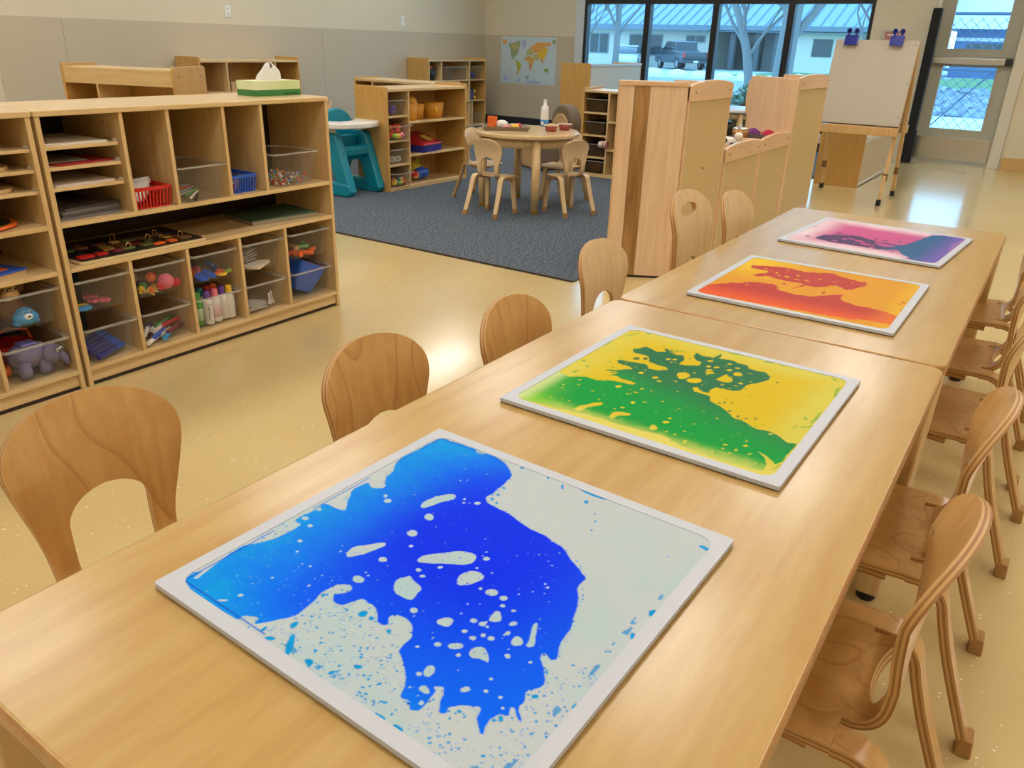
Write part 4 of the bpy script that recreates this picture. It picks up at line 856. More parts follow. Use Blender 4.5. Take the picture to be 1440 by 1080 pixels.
MB().box(-.16, -.12, 0, .16, .12, .016).build('core', mat('grey_board', S(150,140,118), .6), gb, bevel=.001)
MB().box(-.157, -.117, .016, .157, .117, .021).build('cover', mat('board_green', S(62,92,70), .5), gb, bevel=.001)
# ---- paper trays
for k, (z, c, lb) in enumerate(((.81, (226,218,204), 'white paper sheets on the top tray'), (.747, (160,40,40), 'red booklet on the second tray'), (.682, (220,208,196), 'white paper sheets on the third tray'))):
    simple('paper_stack', lb + ' of the long cabinet', 'paper', MB().prism(rrect(-.105, -.14, .10, .14, .004, 2), 2, 0, .006), mat('paper_%d' % k, S(*c), .8), at(MY, .135, .17, z), R90 + (0, .15, .05)[k])
simple('paper_sheet', 'grey-green printed sheet lying over the red booklet', 'paper', MB().box(-.085, -.11, 0, .06, .11, .003), mat('paper_g', S(150,150,130), .8), at(MY, .11, .17, .7535), R90)
for k in range(4):
    simple('magazine', 'dark grey magazine %s in the stack under the paper trays' % ('lowest', 'second from below', 'third from below', 'topmost')[k], 'magazine', MB().box(-.105, -.13, 0, .105, .13, .008), mat('mag_%d' % (k % 2), S(*((124,116,112), (88,82,80))[k % 2]), .5), at(MY, .135 + .005 * (k % 2), .16 + .01 * k, UZ + .0085 * k), R90 + .06 * k, 'magazines under the paper trays')
# ---- left cabinet contents
for k, (z, c) in enumerate(((.747, 'tan'), (.682, 'tan'))):
    o = thing('peg_puzzle', 'round-cornered wooden peg puzzle on the %s tray of the left cabinet' % ('upper', 'lower')[k], 'puzzle', at(LY, LW - .17, .15, z), R90 + .2)
    MB().prism(rrect(-.10, -.12, .10, .12, .05, 6), 2, 0, .012).build('board', maple_x, o, bevel=.002)
    for q in range(3): MB().lathe([(0, 0), (.02, 0), (.02, .006), (0, .006)], 12, (-.05 + .05 * q, -.05 + .04 * q, .012)).build('peg_piece', pm(('maroon', 'red', 'brown')[q]), o)
o = thing('round_plate_puzzle', 'round dark puzzle with orange edge on the left cabinet shelf', 'puzzle', at(LY, LW - .17, .13, UZ), R90)
MB().lathe([(0, 0), (.10, 0), (.115, .006), (.11, .012), (0, .012)], 24).build('disc', pm('orange'), o, smooth=False)
MB().lathe([(0, .012), (.098, .012), (.096, .015), (0, .015)], 24).build('face', pm('black'), o)
o = thing('picture_book', 'blue picture book with orange edge on the wide shelf of the left cabinet', 'book', at(LY, LW - .20, .15, MZ), R90 + .25)
MB().box(-.09, -.12, 0, .09, .12, .012).build('pages', pm('tan'), o); MB().box(-.092, -.122, .012, .09, .122, .018).build('cover', pm('blue'), o); MB().box(-.03, -.09, .018, .05, .0, .021).build('cover_patch', pm('orange'), o)
lbay = (.967 + LW - .016) / 2
clear_bin('clear bin holding the monkey and bear toys in the left cabinet', at(LY, lbay, .158, BZ[0]), R90, .20, .30, .114)
clear_bin('clear bin holding the elephant toy in the left cabinet', at(LY, lbay, .158, BZ[1]), R90, .20, .30, .122)
def eyes(o, pts, r=.006, wr=.012):
    for p in pts:
        e = MB().ball(p, wr, 8).build('eye', white_m, o, smooth=True); MB().ball((p[0], p[1] - wr * .75, p[2]), r, 8).build('pupil', pm('black'), e, smooth=True)
mk_ = thing('monkey_toy', 'brown monkey toy with a tan face in the upper animal bin', 'toy', at(LY, lbay - .015, .10, BZ[0] + .004), R90)
m = MB().ball((0, 0, .045), (.05, .04, .045), 14).ball((0, 0, .105), (.042, .036, .038), 14).ball((-.045, 0, .112), (.014, .008, .016), 8).ball((.045, 0, .112), (.014, .008, .016), 8)
m.build('body', pm('brown'), mk_, smooth=True); MB().ball((0, -.022, .098), (.03, .02, .024), 12).build('face', pm('tan'), mk_, smooth=True); MB().ball((0, -.01, .13), (.04, .03, .012), 12).build('cap', pm('gold'), mk_, smooth=True)
eyes(mk_, ((-.012, -.034, .118), (.012, -.034, .118)), .004, .007)
br = thing('bear_toy', 'light blue bear toy with a white muzzle in the upper animal bin', 'toy', at(LY, lbay + .002, .045, BZ[0] + .004), R90); br.scale = (.86, .86, .72)
MB().ball((0, 0, .032), (.048, .034, .034), 14).ball((-.032, 0, .012), (.018, .02, .014), 8).ball((.032, 0, .012), (.018, .02, .014), 8).ball((0, 0, .058), (.034, .028, .02), 12).build('body', pm('sky blue'), br, smooth=True)
eyes(br, ((-.011, -.024, .066), (.011, -.024, .066)), .003, .005)
MB().ball((0, -.026, .042), (.018, .012, .015), 10).build('muzzle', white_m, br, smooth=True); MB().ball((0, -.038, .046), (.006, .004, .005), 8).build('nose', pm('black'), br, smooth=True)
el = thing('elephant_toy', 'grey-violet elephant toy in the lower animal bin', 'toy', at(LY, lbay + .012, .075, BZ[1] + .006), R90)
vio = mat('plastic_violet_grey', S(122,114,150), .5)
m = MB().ball((-.01, .01, .062), (.066, .05, .046), 16).ball((.045, -.02, .058), (.036, .034, .036), 14)
for x, y in ((-.045, -.025), (-.045, .04), (.02, -.025), (.02, .04)): m.lathe([(0, 0), (.020, 0), (.021, .02), (.018, .05)], 12, (x, y, 0))
m.tube([(.07, -.035, .055), (.082, -.042, .035), (.08, -.048, .012)], [.015, .012, .009], 10).ball((.03, -.05, .066), (.022, .008, .026), 10)
m.build('body', vio, el, smooth=True); eyes(el, ((.060, -.048, .070), (.074, -.038, .070)), .004, .008)
MB().box(-.04, -.02, .10, .01, .03, .108).build('back_patch', plastic('lilac', 128,122,190), el, bevel=.003)
rt = thing('red_toy_bucket', 'red toy bucket with orange handle behind the elephant', 'toy', at(LY, lbay + .0, .20, BZ[1] + .006), R90)
MB().lathe([(0, 0), (.05, 0), (.07, .075), (.072, .08), (.066, .08), (.048, .006), (0, .006)], 18).build('bucket', pm('red'), rt, smooth=True)
MB().tube([(-.07, 0, .075), (-.06, -.0, .11), (0, 0, .128), (.06, 0, .11), (.07, 0, .075)], .005, 6).build('handle', pm('orange'), rt)
ot = thing('orange_toy_block', 'orange toy ring at the left of the lower animal bin', 'toy', at(LY, lbay - .075, .12, BZ[1] + .006), 0)
MB().lathe([(.012, 0), (.026, .0), (.03, .012), (.026, .03), (.012, .03), (.012, 0)], 14).build('ring', pm('orange'), ot, smooth=True)
# ---- tissue box on top
tx = thing('tissue_box', 'green and white cardboard tissue box with a tissue pulled up', 'tissue box', (-2.815, 2.315, .920), R90)
MB().box(-.118, -.058, 0, .118, .058, .024).build('dark_base_band', mat('tissue_green', S(62,132,66), .6), tx)
MB().box(-.118, -.058, .024, .118, .058, .058).build('carton', mat('tissue_lime', S(206,222,156), .6, var=(9, S(232,238,204))), tx)
MB().box(.03, -.0585, .003, .10, -.058, .010).build('print_patch', mat('tissue_dark', S(36,92,44), .6), tx)
def tis(u, v):
    a = u * 2 * math.pi; r = .056 * (1 - v ** 1.6) ** .8 + .008 + .014 * math.sin(3 * a + 4 * v) * v * (1 - .5 * v)
    return (r * 1.0 * math.cos(a) + .014 * v, r * (.40 + .25 * v) * math.sin(a), .056 + .062 * v + .012 * math.sin(2 * a + 1) * v + .004 * math.sin(5 * a) * v)
MB().grid(tis, 28, 8).build('tissue', white_paper_m, tx, smooth=True, fix=False)

# ================================================================ furniture further back
def shelf_unit(label, loc, rz, W, D, Ht, vert, horiz, group='open maple shelves in the carpet area', back=None, lift=.03, screws=True, name='open_shelf'):
    c = thing(name, label, 'shelf', loc, rz, group)
    th = .02
    for k, x in enumerate((0, W - th)):
        sp = MB().prism(rrect(0, 0, D, Ht + lift, .02, 4, (0, 0, 1, 1)), 0, x, x + th).build('side_panel', gold_panel_m, c, bevel=.003)
        if screws:
            for y, z in ((.05, Ht - .04), (D - .05, Ht - .04), (.05, .06), (D - .05, .06), (.05, Ht * .5)):
                MB().prism([(y + .007 * math.cos(a * math.pi / 4), z + .007 * math.sin(a * math.pi / 4)) for a in range(8)], 0, x - .002 if k == 0 else x + th, x if k == 0 else x + th + .002).build('screw', mat('screw_brown', S(150,110,62), .4), sp)
    MB().box(th, .004, Ht - .022, W - th, D, Ht).build('top_panel', maple_x, c, bevel=.003)
    MB().box(th, D - .01, .02, W - th, D - .002, Ht - .022).build('back_panel', back or gold_panel_m, c)
    MB().box(th, .004, .0, W - th, D - .01, .03).build('bottom_panel', maple_x, c, bevel=.002)
    for x, z0, z1 in vert: MB().box(x - .008, .006, z0, x + .008, D - .01, z1).build('divider', maple_z, c, bevel=.0015)
    for x0, x1, z in horiz: MB().box(x0, .006, z - .016, x1, D - .01, z).build('shelf', maple_x, c, bevel=.0015)
    return c
def lpos(o, x, y, z):
    a = o.rotation_euler.z; return (o.location[0] + x * math.cos(a) - y * math.sin(a), o.location[1] + x * math.sin(a) + y * math.cos(a), z)
GF = .008  # carpet height
# shelf beside the high chair, faces the aisle
sA = shelf_unit('maple toy shelf beside the high chair, holding fruit bins and orange pails', (-4.41, 4.745, GF), R90 - .02, 1.0, .35, .785, [(.262, .03, .763)],
                [(.02, .254, .585), (.02, .254, .398), (.02, .254, .21), (.27, .98, .53), (.27, .98, .272)], lift=.018)
# shelf standing crosswise behind it
sB = shelf_unit('low maple shelf standing crosswise behind the toy shelf', (-5.9, 5.90, GF), -.05, 1.08, .35, .78, [(.24, .03, .76), (.65, .03, .76)], [(.25, .642, .42), (.658, 1.06, .42)], lift=.012)
sC = shelf_unit('maple shelf unit behind the long cabinet, screwed end panel to the right', (-6.12, 3.17, GF), .29, .98, .34, .90, [(.30, .03, .88)], [(.31, .96, .45), (.02, .292, .45)], lift=.025)
MB().box(.02, .004, .79, .96, .024, .878).build('front_rail', maple_x, sC, bevel=.002)
sD = shelf_unit('maple wall shelf behind the tissue box', (-7.2, 5.09, GF), R90, 1.28, .38, .90, [(.33, .6, .88), (.95, .6, .88)], [(.02, 1.26, .60), (.02, 1.26, .32)], lift=.03)
simple('cardboard_box', 'small pale wooden box on the wall shelf behind the tissue box', 'box', MB().box(-.1, -.1, 0, .1, .1, .09), mat('card_box', S(196,160,118), .7), lpos(sD, .50, .16, .60 + GF), R90, bevel=.004)
sE = shelf_unit('tall maple corner shelf left of the world map', (-7.2, 8.59, GF), R90, 1.29, .38, .90, [(.28, .64, .88), (.91, .64, .88), (.91, .03, .62), (.98, .03, .35)], [(.02, 1.27, .64), (.02, 1.27, .36)], lift=.025)
sF = shelf_unit('maple shelf of dark bins beside the wooden divider', (-3.745, 6.65, GF), 0, 1.0, .35, .765, [(.27, .03, .745)], [(.02, .262, .575), (.02, .262, .378), (.02, .262, .182), (.278, .98, .505), (.278, .98, .258)], lift=.02)
sG = shelf_unit('maple cabinet under the window seen from its pale back', (-4.92, 9.48, GF), -R90, 1.28, .385, .93, [], [(.02, 1.26, .5)], back=mat('pale_back', S(206,196,172), .5), lift=.02)
MB().box(.0, .372, .925, 1.28, .392, .945).build('top_edge', mat('grey_edge', S(206,212,214), .4), sG)
# ---- contents of the toy shelf
def sbin(label, o, x, z, w_=.20, d_=.28, h=.12, dy=.15): return clear_bin(label, lpos(o, x, dy, z + GF), o.rotation_euler.z, w_, d_, h, 'clear bins in the back shelves')
rgF = random.Random(5)
for k, (z, lb) in enumerate(((.585, 'clear bin with a purple toy at the top of the toy shelf'), (.398, 'clear bin heaped with toy fruit in the toy shelf'), (.21, 'clear bin with white rings in the toy shelf'), (.03, 'clear bin with pastel toys at the foot of the toy shelf'))):
    sbin(lb, sA, .14, z, .19 if k in (0, 2) else .205, .27, .115, dy=.15 if k in (0, 2) else .09)
simple('purple_toy', 'purple toy grape bunch in the top bin', 'toy', MB().ball((0, 0, .03), (.045, .04, .03), 12).ball((.02, 0, .05), .025, 10), pm('purple'), lpos(sA, .12, .07, .590 + GF), 0, smooth=True)
fr = [('orange', -.05, 0, .03), ('red', -.01, .01, .045), ('orange', .03, 0, .03), ('red', .065, .01, .04), ('green', -.06, .02, .075), ('orange', -.02, .03, .08), ('red', .03, .03, .085), ('orange', .065, .02, .085), ('red', .01, -.02, .06), ('lime', -.03, -.03, .022), ('pink', .05, -.03, .025), ('yellow', .0, -.04, .02)]
for k, (c, dx, dy, z) in enumerate(fr):
    m = MB().ball((0, 0, 0), (.026, .026, .024), 12); o = thing('toy_fruit', '%s toy fruit %s of the fruit bin' % (c, ('at the left front', 'left of the middle', 'right of the middle', 'at the right front', 'on top at the left', 'on top left of the middle', 'on top right of the middle', 'on top at the right', 'at the centre', 'low at the left', 'low at the right', 'lowest at the front')[k]), 'toy fruit', lpos(sA, .14 + dx, .06 + dy, .405 + GF + z), 0, 'toy fruit in the clear bin')
    m.build('fruit', pm(c), o, smooth=True); MB().tube([(0, 0, .022), (.004, 0, .032)], .003, 5).build('stalk', pm('brown'), o)
for k in range(2):
    simple('white_ring', 'white toy ring %s in the toy shelf bin' % ('at the left', 'standing at the right')[k], 'ring', MB().lathe([(.014, -.006), (.026, -.006), (.026, .006), (.014, .006), (.014, -.006)], 16), white_m, lpos(sA, .11 + .06 * k, .06, .216 + GF + .027), 0, 'white toy rings')
    bpy.context.scene.collection.objects[-1].rotation_euler = (R90, 0, .4)
for k, (c, dx, dy) in enumerate((('yellow', -.05, -.02), ('teal', .0, -.01), ('pink', -.04, .02), ('white', .04, .0), ('orange', .06, -.02), ('lime', .02, -.03))):
    simple('pastel_toy', '%s rounded toy %s of the lowest toy bin' % (c, ('at the left', 'in the middle', 'at the left rear', 'right of the middle', 'at the right', 'at the front')[k]), 'toy', MB().ball((0, 0, .022), (.03, .024, .022), 10).ball((.02, 0, .045), .014, 8), pm(c), lpos(sA, .14 + dx, .06 + dy, .036 + GF), .5 * k, 'toys in the lowest bin', smooth=True)
amber = mat('amber_pail', S(222,156,50), .5)
for k, (x, y, r, h, lb) in enumerate(((.39, .12, .075, .135, 'orange toy pail with its flap up, at the left of the upper shelf'), (.535, .17, .065, .12, 'plain orange toy pail in the middle of the upper shelf'), (.72, .15, .095, .125, 'wide orange toy pail with a yellow badge on the upper shelf'))):
    o = thing('toy_pail', lb, 'pail', lpos(sA, x, y, .53 + GF), 0, 'orange toy pails')
    MB().lathe([(0, 0), (r * .82, 0), (r, h), (r * .94, h), (r * .78, .006), (0, .006)], 20).build('pail', amber, o, smooth=True)
    if k == 0: MB().ball((r * .35, 0, h), (r * .6, r * .7, .05), 12).build('folded_flap', amber, o, smooth=True)
    if k == 2: MB().ball((r * .72, -r * .5, h * .62), (.016, .016, .02), 10).build('badge', pm('yellow'), o, smooth=True)
o = thing('toy_cash_register', 'red and blue toy cash register on the middle shelf', 'toy', lpos(sA, .55, .14, .272 + GF), sA.rotation_euler.z + .15)
MB().prism([(-.12, 0), (.12, 0), (.12, .055), (-.12, .055)], 0, -.14, .14).build('drawer', plastic('register_blue', 34,40,140), o, bevel=.006)
MB().hexa([(-.14, -.125, .055), (.14, -.125, .055), (.14, .12, .055), (-.14, .12, .055)], [(-.14, -.12, .07), (.14, -.12, .07), (.10, .10, .15), (-.10, .10, .15)]).build('housing', plastic('register_red', 170,30,40), o, bevel=.006)
MB().hexa([(-.04, -.085, .088), (.06, -.085, .088), (.05, .0, .118), (-.03, .0, .118)], [(-.04, -.087, .094), (.06, -.087, .094), (.05, -.002, .124), (-.03, -.002, .124)]).build('keypad', pm('gold'), o)
o = thing('rag_doll', 'yellow and blue soft doll lying on the bottom shelf', 'doll', lpos(sA, .52, .14, .03 + GF), sA.rotation_euler.z)
MB().ball((.02, 0, .055), (.09, .06, .05), 14).build('dress', pm('blue'), o, smooth=True)
m = MB().ball((-.0, .06, .10), (.075, .055, .05), 12)
m.tube([(.03, .06, .12), (.045, .06, .17), (.04, .06, .20)], [.022, .02, .012], 8).tube([(-.03, .05, .11), (-.08, .04, .10), (-.12, .02, .08)], [.022, .02, .014], 8)
m.build('body', plastic('doll_yellow', 222,204,60), o, smooth=True)
MB().ball((-.085, -.03, .05), .035, 12).build('head', mat('doll_skin', S(226,170,130), .6), o, smooth=True); MB().ball((-.095, -.03, .062), (.036, .036, .028), 10).build('hair', pm('red'), o, smooth=True)
# ---- contents of the corner shelf
o = thing('dark_pail', 'black pail with orange handle on top row of the corner shelf', 'pail', lpos(sE, .15, .12, .64 + GF))
MB().lathe([(0, 0), (.075, 0), (.095, .15), (.088, .15), (.07, .006), (0, .006)], 18).build('pail', pm('black'), o, smooth=True); MB().ball((0, 0, .16), (.05, .05, .03), 10).build('contents', pm('orange'), o, smooth=True)
sbin('left frosted bin in the middle of the corner shelf top row', sE, .45, .64, .24, .28, .17); sbin('right frosted bin in the middle of the corner shelf top row', sE, .74, .64, .24, .28, .17)
sbin('frosted bin with a blue toy at the right of the corner shelf', sE, 1.09, .64, .24, .28, .17)
simple('blue_toy', 'blue toy inside the right corner shelf bin', 'toy', MB().ball((0, 0, .045), (.07, .06, .045), 12), pm('navy'), lpos(sE, 1.08, .12, .65 + GF), 0, smooth=True)
o = thing('block_toy', 'violet block toy with two yellow knobs on the corner shelf', 'toy', lpos(sE, 1.02, .13, .36 + GF), R90)
MB().box(-.10, -.06, 0, .08, .06, .14).build('block', plastic('slate_violet', 72,70,118), o, bevel=.012)
for z in (.03, .115): MB().ball((.10, -.04, z), .028, 10).build('knob', pm('yellow'), o, smooth=True)
sbin('clear bin of pale toys at the foot of the corner shelf', sE, 1.12, .03, .22, .28, .14)
# ---- contents of the dark bin shelf
smoke = mat('smoked_plastic', S(92,72,46), .2, alpha=.5)
for k, (z, lb) in enumerate(((.575, 'smoky bin in the top cell beside the divider'), (.378, 'smoky bin in the second cell beside the divider'), (.182, 'smoky bin with striped cups in the third cell beside the divider'), (.03, 'smoky bin with a red ball in the bottom cell beside the divider'))):
    b = thing('smoky_bin', lb, 'bin', lpos(sF, .145, .15, z + GF), 0, 'smoky bins beside the divider'); open_tub(.18, .25, .205, .28, .115).build('tub', smoke, b); rim_ring(.205, .28, .115).build('rim', clear_rim_m, b)
simple('red_ball', 'red ball in the bottom smoky bin', 'ball', MB().ball((0, 0, .05), .05, 16), pm('red'), lpos(sF, .15, .09, .036 + GF), 0, smooth=True)
simple('dark_toy', 'dark toy animal in the top smoky bin', 'toy', MB().ball((0, 0, .03), (.06, .05, .03), 12).ball((.04, 0, .055), .02, 8), pm('black'), lpos(sF, .15, .1, .581 + GF), 0, smooth=True)
for k in range(4):
    o = MB().lathe([(0, 0), (.026, 0), (.032, .045), (.030, .045), (.024, .004), (0, .004)], 14).build('striped_cup', mat('cup_%d' % (k % 2), S(*((222,206,196), (176,120,106))[k % 2]), .5), None, loc=lpos(sF, .21 + .014 * k, -.01, .30 + GF)); o.rotation_euler = (0, R90, 0)
    tag(o, 'nested %s cup, %s, poking out of the third bin' % (('cream', 'rosy')[k % 2], ('innermost', 'second', 'third', 'outermost')[k]), 'cup', 'nested cups in the smoky bin')
for (x, z, c, lb) in ((.45, .505, 'brown', 'brown basket in the upper right cell beside the divider'), (.5, .258, 'tan', 'tan basket in the middle right cell beside the divider')):
    simple('wicker_basket', lb, 'basket', open_tub(.22, .2, .26, .24, .12), pm(c), lpos(sF, x + .08, .16, z + GF), 0)
# ---- curved window-side arm chairs
def arch_chair(label, loc, rz, rimc, inc, W=.46, Hh=.60):
    o = thing('arched_lounge_chair', label, 'chair', loc, rz, 'arched soft chairs')
    def arch(w_, h, n=16): return [(w_/2 * math.cos(math.pi * i / n), h - w_/2 * .85 + w_/2 * .85 * math.sin(math.pi * i / n)) for i in range(n + 1)] + [(-w_/2, 0), (w_/2, 0)]
    MB().prism(arch(W, Hh), 1, 0, .12).build('back_shell', rimc, o, bevel=.03, seg=3)
    MB().prism(arch(W - .14, Hh - .09), 1, -.02, .01).build('back_panel', inc, o, bevel=.008)
    MB().box(-W/2, -.36, 0, -W/2 + .09, 0, .3).build('arm', rimc, o, bevel=.03, seg=3); MB().box(W/2 - .09, -.36, 0, W/2, 0, .3).build('arm', rimc, o, bevel=.03, seg=3)
    MB().box(-W/2 + .09, -.36, 0, W/2 - .09, 0, .2).build('seat_cushion', inc, o, bevel=.025, seg=3)
    return o
taupe = mat('taupe_fabric', S(122,106,88), .9, bump=(220, .4, .003)); tanf = mat('tan_fabric', S(198,160,112), .8); olive = mat('olive_fabric', S(84,74,52), .9, bump=(90, .8, .006))
arch_chair('tan chair with a rounded taupe back behind the round table', (-4.17, 7.0, GF), -.55, taupe, tanf)
arch_chair('dark olive rounded chair by the window behind the far round table', (-3.08, 9.55, GF), -.3, olive, olive, .62, .61)
# ---- round tables and their chairs
def round_table(label, loc, r, legr, topm, edge):
    t = thing('round_table', label, 'table', loc, 0, 'round maple tables')
    MB().lathe([(0, .518), (r - .012, .518), (r, .526), (r, .542), (r - .01, .552), (0, .552)], 48).build('tabletop', topm, t, smooth=False)
    MB().lathe([(r - .06, .455), (r - .06, .518), (r - .08, .518), (r - .08, .455), (r - .06, .455)], 40).build('apron', edge, t, smooth=True)
    for sx_ in (-1, 1):
        for sy_ in (-1, 1):
            lg = MB().lathe([(0, .02), (.026, .02), (.031, .2), (.031, .518), (0, .518)], 14, (sx_ * legr, sy_ * legr, 0)).build('leg', maple_z, t, smooth=True)
            MB().lathe([(0, 0), (.024, 0), (.027, .008), (.027, .022), (0, .022)], 14, (sx_ * legr, sy_ * legr, 0)).build('brass_foot', mat('brass_cap', S(196,150,60), .35, metal=.6), lg)
    return t
rt_top = wood('round_top', S(226,198,152), S(212,178,128), 0, rough=.25, coat=.4)
round_table('round maple table on the carpet set with a tray and bowls', (-3.29, 5.045, GF), .385, .235, rt_top, maple_x)
make_chair('pale chair at the round table, back to the camera on its near side', (-3.30, 4.605, GF), 0.02, chair_pale_m, group=GC, scale=.84)
make_chair('pale chair at the round table on the side of the toy shelf', (-3.775, 5.085, GF), -R90 + .02, chair_pale_m, group=GC, scale=.84)
make_chair('pale chair at the round table on the side of the wooden divider', (-2.885, 5.01, GF), R90 - .40, chair_pale_m, group=GC, scale=.84)
make_chair('pale chair on the far side of the round table facing the camera', (-3.20, 5.47, GF), math.pi - .1, chair_pale_m, group=GC, scale=.84)
make_chair('pale chair peeking out past the end of the long cabinet', (-5.42, 4.99, GF), R90 * 1.6, chair_pale_m, group='chairs elsewhere in the room')
TT = GF + .552
o = thing('serving_tray', 'grey metal baking tray of toy food on the round table', 'tray', (-3.42, 4.95, TT), .62)
open_tub(.32, .20, .35, .23, .028, .003).build('pan', mat('pan_grey', S(150,140,126), .35, metal=.5), o)
for k, (c, x, y, s_) in enumerate((('orange', -.10, .02, (.03, .03, .05)), ('white', -.03, .02, (.05, .04, .03)), ('tan', .05, .0, (.035, .03, .02)), ('red', .09, .03, (.03, .025, .02)), ('yellow', .07, -.04, (.03, .025, .02)), ('pink', -.0, -.05, (.04, .02, .015)))):
    a = .62; X, Y = -3.42 + x * math.cos(a) - y * math.sin(a), 4.95 + x * math.sin(a) + y * math.cos(a)
    m = MB().ball((0, 0, s_[2]), s_, 12) if k else MB().box(-.03, -.02, 0, .03, .02, .085)
    simple('toy_food', '%s toy food %s of the tray on the round table' % (c, ('carton standing at the left', 'lump left of the middle', 'piece in the middle', 'piece at the right', 'piece at the right front', 'piece at the front')[k]), 'toy food', m, pm(c), (X, Y, TT + .005), .3 * k, 'toy food on the tray', smooth=k > 0)
o = thing('white_bottle', 'white plastic bottle with a blue label on the round table', 'bottle', (-3.28, 5.26, TT))
MB().lathe([(0, 0), (.028, 0), (.03, .005), (.03, .13), (.024, .155), (.012, .165), (.012, .185)], 18).build('bottle', white_m, o, smooth=True)
MB().lathe([(.013, .182), (.013, .205), (0, .207)], 12).build('cap', white_m, o)
MB().lathe([(.0305, .012), (.0305, .062)], 18).build('label_band', mat('blue_label', S(60,140,200), .5), o, smooth=True)
MB().ball((-.0, -.030, .037), (.012, .003, .014), 10).build('label_mark', white_m, o)
for k, (x, y) in enumerate(((-3.12, 5.10), (-3.10, 5.26))):
    o = thing('toy_bowl', 'red bowl with a pale rim on the round table, %s' % ('nearer the camera', 'farther from the camera')[k], 'bowl', (x, y, TT), 0, 'red bowls on the round table')
    MB().lathe([(0, 0), (.035, 0), (.05, .04), (.046, .04), (.032, .005), (0, .005)], 20).build('bowl', mat('brick_red', S(170,80,70), .5), o, smooth=True)
    MB().lathe([(.046, .038), (.056, .040), (.056, .045), (.046, .044), (.046, .038)], 20).build('rim', mat('bowl_rim', S(228,208,190), .5), o, smooth=True)
    if k == 0: MB().ball((0, 0, .04), (.042, .042, .016), 10).build('filling', pm('tan'), o, smooth=True)
rt2 = round_table('far round table with a white top near the window', (-3.13, 8.80, GF), .385, .235, mat('white_laminate', S(232,230,224), .25, coat=.3), maple_x)
make_chair('small pale chair beside the far round table by the window', (-2.62, 8.72, GF), R90 - .3, chair_pale_m, group='chairs elsewhere in the room')

# ---- high chair
hc = thing('high_chair', 'teal plastic toddler high chair with a white tray', 'high chair', (-4.73, 4.555, GF), -R90 - .0)
teal = mat('teal_plastic', S(0,140,166), .38, coat=.1)
for s_ in (-1, 1):
    x0, x1 = (s_ * .112, s_ * .188) if s_ > 0 else (s_ * .188, s_ * .112)
    def bar(a, b, w0, w1):   # slanted bar in the side plane (y forward)
        return [(a[0] - w0, a[1]), (a[0] + w0, a[1]), (b[0] + w1, b[1]), (b[0] - w1, b[1])]
    m = MB()
    m.prism(rrect(-.25, 0, .265, .10, .04, 4), 0, x0 + s_ * .015, x1 + s_ * .015)
    m.prism(bar((.205, .03), (.06, .46), .072, .07), 0, x0 + s_ * .008, x1 + s_ * .008)
    m.prism(bar((-.205, .03), (-.05, .44), .045, .06), 0, x0 + s_ * .008, x1 + s_ * .008)
    m.prism(rrect(-.13, .26, .125, .47, .05, 4), 0, x0, x1)
    m.build('side_frame', teal, hc, bevel=.016, seg=3)
MB().prism(rrect(-.13, .255, .13, .315, .02, 3), 0, -.13, .13).build('seat', teal, hc, bevel=.012, seg=3)
MB().prism([(.10, .25), (.17, .30), (.175, .35), (.14, .37), (.11, .34), (.07, .30)], 0, -.135, .135).build('front_lip', teal, hc, bevel=.012, seg=3)
MB().prism([(-.10, .30), (.06, .34), (.05, .44), (-.10, .44)], 0, -.135, .135).build('seat_bucket', teal, hc, bevel=.012, seg=3)
bk = [(.185 * math.cos(math.pi * i / 14), .48 + .155 * math.sin(math.pi * i / 14)) for i in range(15)] + [(-.185, .28), (.185, .28)]
MB().prism(bk, 1, -.085, -.035).build('back_shell', teal, hc, bevel=.018, seg=3)
tr = MB().prism([(.27 * math.cos(a * math.pi / 12), .10 + .19 * math.sin(a * math.pi / 12)) for a in range(13)] + [(-.27, -.02), (-.16, -.02), (-.09, .09), (.09, .09), (.16, -.02), (.27, -.02)], 2, .505, .55).build('tray', white_m, hc, bevel=.014, seg=3)
for s_ in (-1, 1): MB().box(s_ * .15 - .015, .04, .44, s_ * .15 + .015, .09, .51).build('tray_bracket', white_m, tr, bevel=.005)
MB().ball((.19, .0, .44), .008, 8).build('bolt', steel_m, hc)

# ================================================================ play-kitchen dividers
def divider(label, y0, y1, Hh, group, name='room_divider'):
    """Back of a play unit: tan panel in a maple frame with an arched top rail; faces +X at local x = 0."""
    o = thing(name, label, 'divider', (-1.58, (y0 + y1) / 2, 0), 0, group)
    w_ = (y1 - y0) / 2 - .002
    MB().box(-.012, -w_ + .02, .02, -.004, w_ - .02, Hh - .06).build('back_panel', tan_panel_m, o)
    for s_ in (-1, 1): MB().box(-.34, min(s_ * w_, s_ * (w_ - .022)), 0, 0, max(s_ * w_, s_ * (w_ - .022)), Hh - .02).build('side_stile', rail_m, o, bevel=.004)
    n = 14; top = [(-w_ + 2 * w_ * i / n, Hh - .025 + .025 * math.sin(math.pi * i / n) ** .6) for i in range(n + 1)]
    rl = MB().prism([(-w_, Hh - .10), (w_, Hh - .10)] + top[::-1], 0, -.02, .006).build('top_rail', rail_m, o, bevel=.005)
    for y in (-w_ + .06, w_ - .06): MB().prism([(y + .006 * math.cos(a * math.pi / 4), Hh - .055 + .006 * math.sin(a * math.pi / 4)) for a in range(8)], 0, .006, .008).build('screw', mat('screw_dark', S(110,76,44), .4), rl)
    MB().box(-.34, -w_ + .022, Hh - .14, -.02, w_ - .022, Hh - .12).build('counter', rail_m, o, bevel=.003)
    MB().box(-.34, -w_ + .022, .02, -.02, w_ - .022, .04).build('bottom_panel', rail_m, o)
    MB().box(-.012, -w_ + .022, .0, .0, w_ - .022, .03).build('toe_rail', rail_m, o)
    return o
GD = 'play kitchen units seen from behind'
